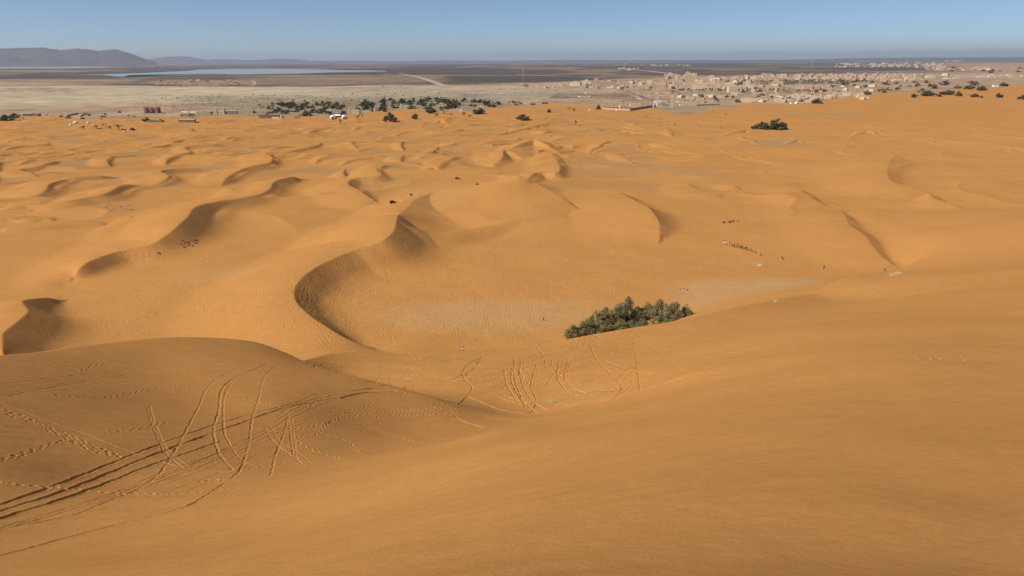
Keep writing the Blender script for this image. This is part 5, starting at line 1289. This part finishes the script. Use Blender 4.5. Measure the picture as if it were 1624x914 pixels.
def person(px, py, pose, top, bottom, label, rz=0.0, wrap=None, group=None, loc=None, hs=1.0):
    """one continuous body from the pelvis out; clothing and head wear are its parts"""
    V = []; E = []; R_ = []
    def j(p, r, a=None):
        V.append(p); R_.append(r)
        if a is not None: E.append((a, len(V) - 1))
        return len(V) - 1
    sit = pose in ('sit', 'ride'); hz_ = {'stand': .95, 'walk': .93, 'sit': .16, 'ride': .0}[pose]
    pel = j((0, 0, hz_), .14); wst = j((0, .01, hz_ + .2), .13, pel); ch = j((0, .02 if not sit else -.04, hz_ + .44), .16, wst); nk = j((0, .02 if not sit else -.07, hz_ + .60), .06, ch)
    hd = j((0, 0 if not sit else -.1, hz_ + .72), .095, nk); tp = j((0, 0 if not sit else -.1, hz_ + .80), .08, hd); j((0, -.105 if not sit else -.205, hz_ + .725), .018, hd)
    hands = []
    for s in (-1, 1):
        sh = j((.19 * s, .02 if not sit else -.05, hz_ + .52), .062, ch)
        if pose == 'walk': el = j((.25 * s, .06 - .14 * s, hz_ + .26), .045, sh); wr = j((.24 * s, -.04 - .24 * s, hz_ + .06), .03, el)
        elif sit: el = j((.27 * s, -.14, hz_ + .28), .045, sh); wr = j((.17 * s, -.36, hz_ + .22), .03, el)
        else: el = j((.26 * s, .04, hz_ + .25), .045, sh); wr = j((.27 * s, -.03, hz_ + .0), .03, el)
        dx, dy, dz = V[wr][0] - V[el][0], V[wr][1] - V[el][1], V[wr][2] - V[el][2]; n = math.sqrt(dx * dx + dy * dy + dz * dz); dx, dy, dz = dx / n, dy / n, dz / n
        pm = j((V[wr][0] + dx * .08, V[wr][1] + dy * .08, V[wr][2] + dz * .08), .035, wr)
        for k, (o_, L) in enumerate(((-.03, .075), (-.01, .088), (.01, .082), (.03, .065))):
            a1 = j((V[pm][0] + dx * L * .5, V[pm][1] + dy * L * .5 + o_, V[pm][2] + dz * L * .5), .009, pm); j((V[pm][0] + dx * L - .012 * s, V[pm][1] + dy * L + o_, V[pm][2] + dz * L), .008, a1)
        a1 = j((V[wr][0] + dx * .05, V[wr][1] + dy * .05 - .045, V[wr][2] + dz * .05), .011, wr); j((V[wr][0] + dx * .085, V[wr][1] + dy * .085 - .06, V[wr][2] + dz * .085), .009, a1)
    for s in (-1, 1):
        hp = j((.09 * s, 0, hz_ - .06), .095, pel)
        if pose == 'walk': kn = j((.10 * s, -.05 - .17 * s, .50), .06, hp); an = j((.10 * s, .06 - .26 * s, .09), .04, kn)
        elif pose == 'stand': kn = j((.11 * s, -.02, .50), .06, hp); an = j((.12 * s, .02, .08), .04, kn)
        elif pose == 'sit': kn = j((.16 * s, -.38, .42), .06, hp); an = j((.16 * s, -.58, .07), .04, kn)
        else: kn = j((.34 * s, -.26, -.12), .06, hp); an = j((.42 * s, -.16, -.50), .04, kn)
        j((V[an][0], V[an][1] - .17, V[an][2] - .045), .035, an)
    q = spot(px, py) if loc is None else loc
    t = empty('person', q, rz, (hs, hs, hs)); tag(t, label, 'person', group)
    body = skin_body('body', V, E, R_, M['skin'], 1, 0, t)
    # clothing follows the joints: shirt or robe, trousers
    mb = MB()
    c = V[ch]; p0 = V[pel]
    mb.lathe([(.10, .10), (.19, .06), (.205, -.08), (.175, -.26), (.185, -.44), (.2, -.50)], (c[0], (c[1] + p0[1]) / 2, c[2] + .02), 12, sx=1.05, sy=.78)
    for s_, el_i in ((-1, 7), (1, None)): pass
    arms = [i for i, (a, b) in enumerate(E) if a == ch and abs(V[b][0]) > .1]
    for i in arms:
        sh = E[i][1]; el = next(b for a, b in E if a == sh); wr = next(b for a, b in E if a == el)
        mb.tube([V[sh], V[el], tuple(V[el][k] * .25 + V[wr][k] * .75 for k in range(3))], [.088, .068, .05], 8)
    mb.build('robe' if wrap else 'jacket', CL[top], t, True)
    mb = MB()
    for s in (-1, 1):
        hp = next(b for a, b in E if a == pel and V[b][0] * s > 0.05 and V[b][2] < hz_); kn = next(b for a, b in E if a == hp); an = next(b for a, b in E if a == kn)
        mb.tube([(V[hp][0], V[hp][1], V[hp][2] + .08), V[kn], tuple(V[kn][k] * .1 + V[an][k] * .9 for k in range(3))], [.125, .085, .062], 8)
    if pose != 'ride' and wrap and pose != 'sit': mb.lathe([(.2, 0), (.23, -.3), (.27, -.72)], (0, 0, hz_ + .1), 12)
    mb.build('trousers', CL[bottom], t, True)
    h_ = V[hd]
    if wrap: MB().lathe([(.09, -.16), (.125, -.05), (.135, .05), (.12, .13), (.06, .18), (.01, .19)], (h_[0], h_[1] + .015, h_[2]), 10, sy=1.0).build('head_scarf', CL[wrap], t, True)
    else: MB().lathe([(.112, -.01), (.118, .06), (.1, .125), (.05, .155), (.01, .16)], (h_[0], h_[1] + .02, h_[2]), 10).build('hair', M['hair'], t, True)
    for s in (-1, 1): MB().lathe([(.001, -.012), (.012, 0), (.001, .012)], (h_[0] + .036 * s, h_[1] - .09, h_[2] + .02), 6).build('eye', M['hair'], t)
    return t
def rocket(): pass
person(1402.8, 430.5, 'walk', 'black', 'black', 'lone dark walker on the slope left of the pale grass', 1.2)
person(862, 509, 'walk', 'black', 'navy', 'small dark figure alone on the grey basin floor left of the grove', 1.6)
person(472.5, 480, 'stand', 'navy', 'black', 'dark figure standing on the sharp rim of the great basin', .4)
person(735, 557, 'sit', 'white', 'navy', 'seated person in a white top on the edge above the basin', -2.2, hs=1.1)
person(1306.6, 425.5, 'stand', 'black', 'black', 'dark dressed one of the pair standing on the right sand', 0)
person(1304.3, 427, 'sit', 'white', 'black', 'white dressed one of the pair, sitting lower at the left', .5, hs=1.15)
person(1240, 411, 'stand', 'black', 'navy', 'dark standing figure beside a crouching companion past the caravan', 0)
person(1241.6, 411.8, 'sit', 'black', 'black', 'crouching dark figure beside its standing companion past the caravan', 1.0, hs=1.1)
person(1197.6, 402, 'walk', 'brown', 'black', 'dark figure walking behind the last camel of the caravan', 1.0, 'blue')
person(1206.4, 405.8, 'walk', 'brown', 'brown', 'last walker trailing the whole caravan', 1.0, 'red')
person(1170.4, 353, 'stand', 'brown', 'black', 'figure standing right of the resting camels', 0, 'blue')
person(636.6, 321, 'stand', 'white', 'white', 'person in white between the black car and the small car', .3, 'white', hs=1.1)

# ------------------------------------------------------------------ camels
def camel(px, py, rz, coat, label, group, rest=False, pack=None, loc=None):
    dz = -.85 if rest else 0.0
    V = [(0, 0, 1.5), (.45, 0, 1.62), (.85, 0, 1.52), (-.45, 0, 1.6), (-.85, 0, 1.45), (1.15, 0, 1.35), (1.42, 0, 1.52), (1.52, 0, 1.95), (1.62, 0, 2.18), (1.95, 0, 2.08), (.0, 0, 1.98), (-.98, 0, 1.0), (1.60, .09, 2.30), (1.60, -.09, 2.30)]
    E = [(0, 1), (1, 2), (0, 3), (3, 4), (2, 5), (5, 6), (6, 7), (7, 8), (8, 9), (0, 10), (4, 11), (8, 12), (8, 13)]
    R_ = [.40, .38, .28, .36, .24, .16, .13, .10, .125, .07, .17, .03, .03, .03]
    for s in (-1, 1):
        for (x, front) in ((.72, True), (-.68, False)):
            i = len(V); a = 2 if front else 4
            if rest: V += [(x, .24 * s, 1.15), (x + (.35 if front else .3), .32 * s, .98), (x - .25, .34 * s, .92), (x - .45, .34 * s, .90)]
            elif front: sw = .16 * s; V += [(x, .2 * s, 1.2), (x + sw * .5, .2 * s, .68), (x + sw, .2 * s, .1), (x + sw + .1, .2 * s, .05)]
            else: sw = -.16 * s; V += [(x + .12, .2 * s, 1.15), (x - .14 + sw * .5, .2 * s, .68), (x + sw, .2 * s, .1), (x + sw + .1, .2 * s, .05)]
            E += [(a, i), (i, i + 1), (i + 1, i + 2), (i + 2, i + 3)]; R_ += [.16, .085, .06, .075]
    V = [(x, y, z + dz) for x, y, z in V]
    q = spot(px, py) if loc is None else loc
    t = empty('camel', q, rz); tag(t, label, 'camel', group)
    skin_body('body', V, E, R_, M[coat], 1, 0, t)
    if pack:
        MB().lathe([(.50, -.34), (.50, -.1), (.40, .10), (.22, .16)], (0, 0, 1.86 + dz), 12, sx=1.1, sy=.95).build('saddle_blanket', CL[pack], t, True)
    return t
q0 = spot(1149, 389); q1 = spot(1191.5, 399.5); cd = math.atan2(q0.y - q1.y, q0.x - q1.x)
CAR = [(1149.5,388.5,'camel_pale','leading pale camel at the head of the caravan','white','black'),(1157,390.8,'camel_pale','second camel of the caravan, pale, carrying a tall rider','red','navy'),(1163.5,392.2,'camel_dark','third camel of the caravan with a dark coat','blue',None),
       (1169.5,393.2,'camel','fourth camel of the caravan, carrying the second tall rider','red','red'),(1176,395,'camel_dark','fifth camel of the caravan with a dark load','black',None),(1183,397.2,'camel_dark','sixth camel of the caravan, second from its end','black',None),(1190,399,'camel','last camel at the right end of the caravan','brown',None)]
for k, (a, b, coat, lb, pk, rider) in enumerate(CAR):
    camel(a, b, cd, coat, lb, 'camels of the caravan', pack=pk)
    q = spot(a, b)
    cols = ('black', 'navy', 'brown', 'red', 'grey', 'black', 'brown')
    if k in (0, 1, 3): person(a, b, 'ride', rider, 'black', ['dark rider on the leading camel', 'tall dark rider on the second camel of the caravan', '', 'reddish rider on the fourth camel of the caravan'][k], cd + math.pi / 2, 'navy', loc=(q.x, q.y, q.z + 2.14), hs=1.1)
for (a, b, w_, rz_, lb) in [(1147.8,354,'camel_dark',.1,'resting dark camel at the left of the three lying camels'),(1156.8,353.4,'camel_dark',.5,'resting dark camel in the middle of the three lying camels'),(1161.6,352,'camel_dark',-.3,'resting dark camel at the right of the three lying camels')]:
    camel(a, b, rz_, w_, lb, 'camels lying down above the caravan', True, 'black')

# ------------------------------------------------------------------ cars
def off_road_car(px, py, rz, col, label, L=4.6, open_=False):
    q = spot(px, py); t = empty('off_road_car', q, rz); tag(t, label, 'car', 'off-road vehicles on the sand')
    pm_ = new_mat('car_paint', col, .35, .5); k = L / 4.6; w = .92 * k
    def prof(pts, y0, y1, mat, name, inset=0):
        v = [(x * k, y0, z * k) for x, z in pts] + [(x * k, y1, z * k) for x, z in pts]; n = len(pts)
        f = [tuple(range(n)), tuple(range(2 * n - 1, n - 1, -1))] + [(i, n + i, n + (i + 1) % n, (i + 1) % n) for i in range(n)]
        ob = MB().add(v, f).build(name, mat, t); md = ob.modifiers.new('bevel', 'BEVEL'); md.width = .06 * k; md.segments = 2; return ob
    prof([(-2.25, .45), (-2.3, .95), (-2.2, 1.12), (1.0, 1.14), (2.1, 1.0), (2.3, .85), (2.3, .45)], -w, w, pm_, 'body')
    if open_:
        cage = MB()
        for y in (-w * .8, w * .8): cage.tube([(-1.4 * k, y, 1.1 * k), (-.9 * k, y, 1.75 * k), (.3 * k, y, 1.75 * k), (1.0 * k, y, 1.12 * k)], .05 * k, 6)
        cage.tube([(-.9 * k, -w * .8, 1.75 * k), (-.9 * k, w * .8, 1.75 * k)], .05 * k, 6).tube([(.3 * k, -w * .8, 1.75 * k), (.3 * k, w * .8, 1.75 * k)], .05 * k, 6).build('roll_cage', M['hole'], t)
        for y in (-.4 * k, .4 * k): MB().box((-.6 * k, y - .22 * k, 1.141 * k), (-.4 * k, y + .22 * k, 1.6 * k)).build('seat', M['hole'], t)
    else:
        prof([(-2.12, 1.13), (-1.98, 1.74), (.35, 1.76), (1.0, 1.145)], -w * .88, w * .88, M['glass'], 'window_band')
        MB().box((-2.0 * k, -w * .86, 1.765 * k), (.38 * k, w * .86, 1.82 * k), 0, .95).build('roof', pm_, t)
        MB().box((-1.7 * k, -w * .6, 1.88 * k), (0, w * .6, 1.93 * k)).build('roof_rack', M['hole'], t)
    for x in (-1.42, 1.42):
        for y in (-1, 1):
            wl = MB().tube([(x * k, y * w * .82, .4 * k), (x * k, y * w * 1.06, .4 * k)], .40 * k, 16).build('wheel', M['hole'], t)
            MB().tube([(x * k, y * w * 1.0, .4 * k), (x * k, y * w * 1.075, .4 * k)], .22 * k, 12).build('rim', CL['grey'], wl)
    for y in (-.66, .66): MB().box((2.28 * k, (y - .14) * w, .78 * k), (2.335 * k, (y + .14) * w, .92 * k)).build('headlight', M['glass'], t)
    MB().box((2.3 * k, -w * .9, .42 * k), (2.42 * k, w * .9, .62 * k)).build('bumper', M['hole'], t)
    return t
off_road_car(623.5, 322.8, .5, (.012, .012, .014), 'large black car parked lowest left of the vehicles on the sand', 5.2)
off_road_car(651.5, 310.5, .9, (.62, .62, .62), 'small pale-fronted car parked right of the person in white', 3.9)
off_road_car(726, 284.8, .15, (.07, .08, .08), 'dark grey-green car parked behind the basin rim', 5.0)
off_road_car(757, 293.2, .3, (.28, .03, .02), 'small dark red open buggy right of the dark car', 3.2, True)

ORD = ['first', 'second', 'third', 'fourth', 'fifth', 'sixth', 'seventh', 'eighth', 'ninth', 'tenth', 'eleventh', 'twelfth', 'thirteenth', 'fourteenth', 'fifteenth', 'sixteenth', 'seventeenth', 'eighteenth', 'nineteenth', 'twentieth']
bpy.context.view_layer.update()
MATW = {'earth': 'ochre', 'earth_pink': 'pinkish', 'earth_pale': 'pale tan', 'earth_cream': 'cream', 'earth_dark': 'brown'}
GRP = {}
for o in SC.objects:
    if 'label' in o and 'group' in o and str(o['label']).startswith('one of the') and 'proto' not in o: GRP.setdefault(o['group'], []).append(o)
for g, L in GRP.items():
    L.sort(key=lambda o: math.hypot(o.location.x, o.location.y)); nper = 12; rows = [L[i:i + nper] for i in range(0, len(L), nper)]
    place = PLACES.get(g, g)
    for ri, row in enumerate(rows):
        row.sort(key=lambda o: o.location.x / max(o.location.y, 1))
        med = 1 if g.startswith('low yard') else sorted(o.scale.x for o in L)[len(L) // 2]
        for k, o in enumerate(row):
            size = 'large' if o.scale.x > med * 1.2 else 'small' if o.scale.x < med * .82 else 'middling'
            col = MATW.get(o.data.materials[0].name, '') if o['category'] == 'house' else ('pale' if 'pale' in g else 'dark')
            w = f"{size} {col} {o['category']}, {ORD[k]} from left"
            w += f" in {'front' if ri == 0 else ORD[ri]} row, {place}" if len(rows) > 1 else f", {place}"
            o['label'] = w
for p_ in PROTO:
    for k_ in KID.get(p_.name, []): bpy.data.objects.remove(k_)
    bpy.data.objects.remove(p_)
for o in SC.objects:
    if 'proto' in o: del o['proto']
print('objects', len(SC.objects))
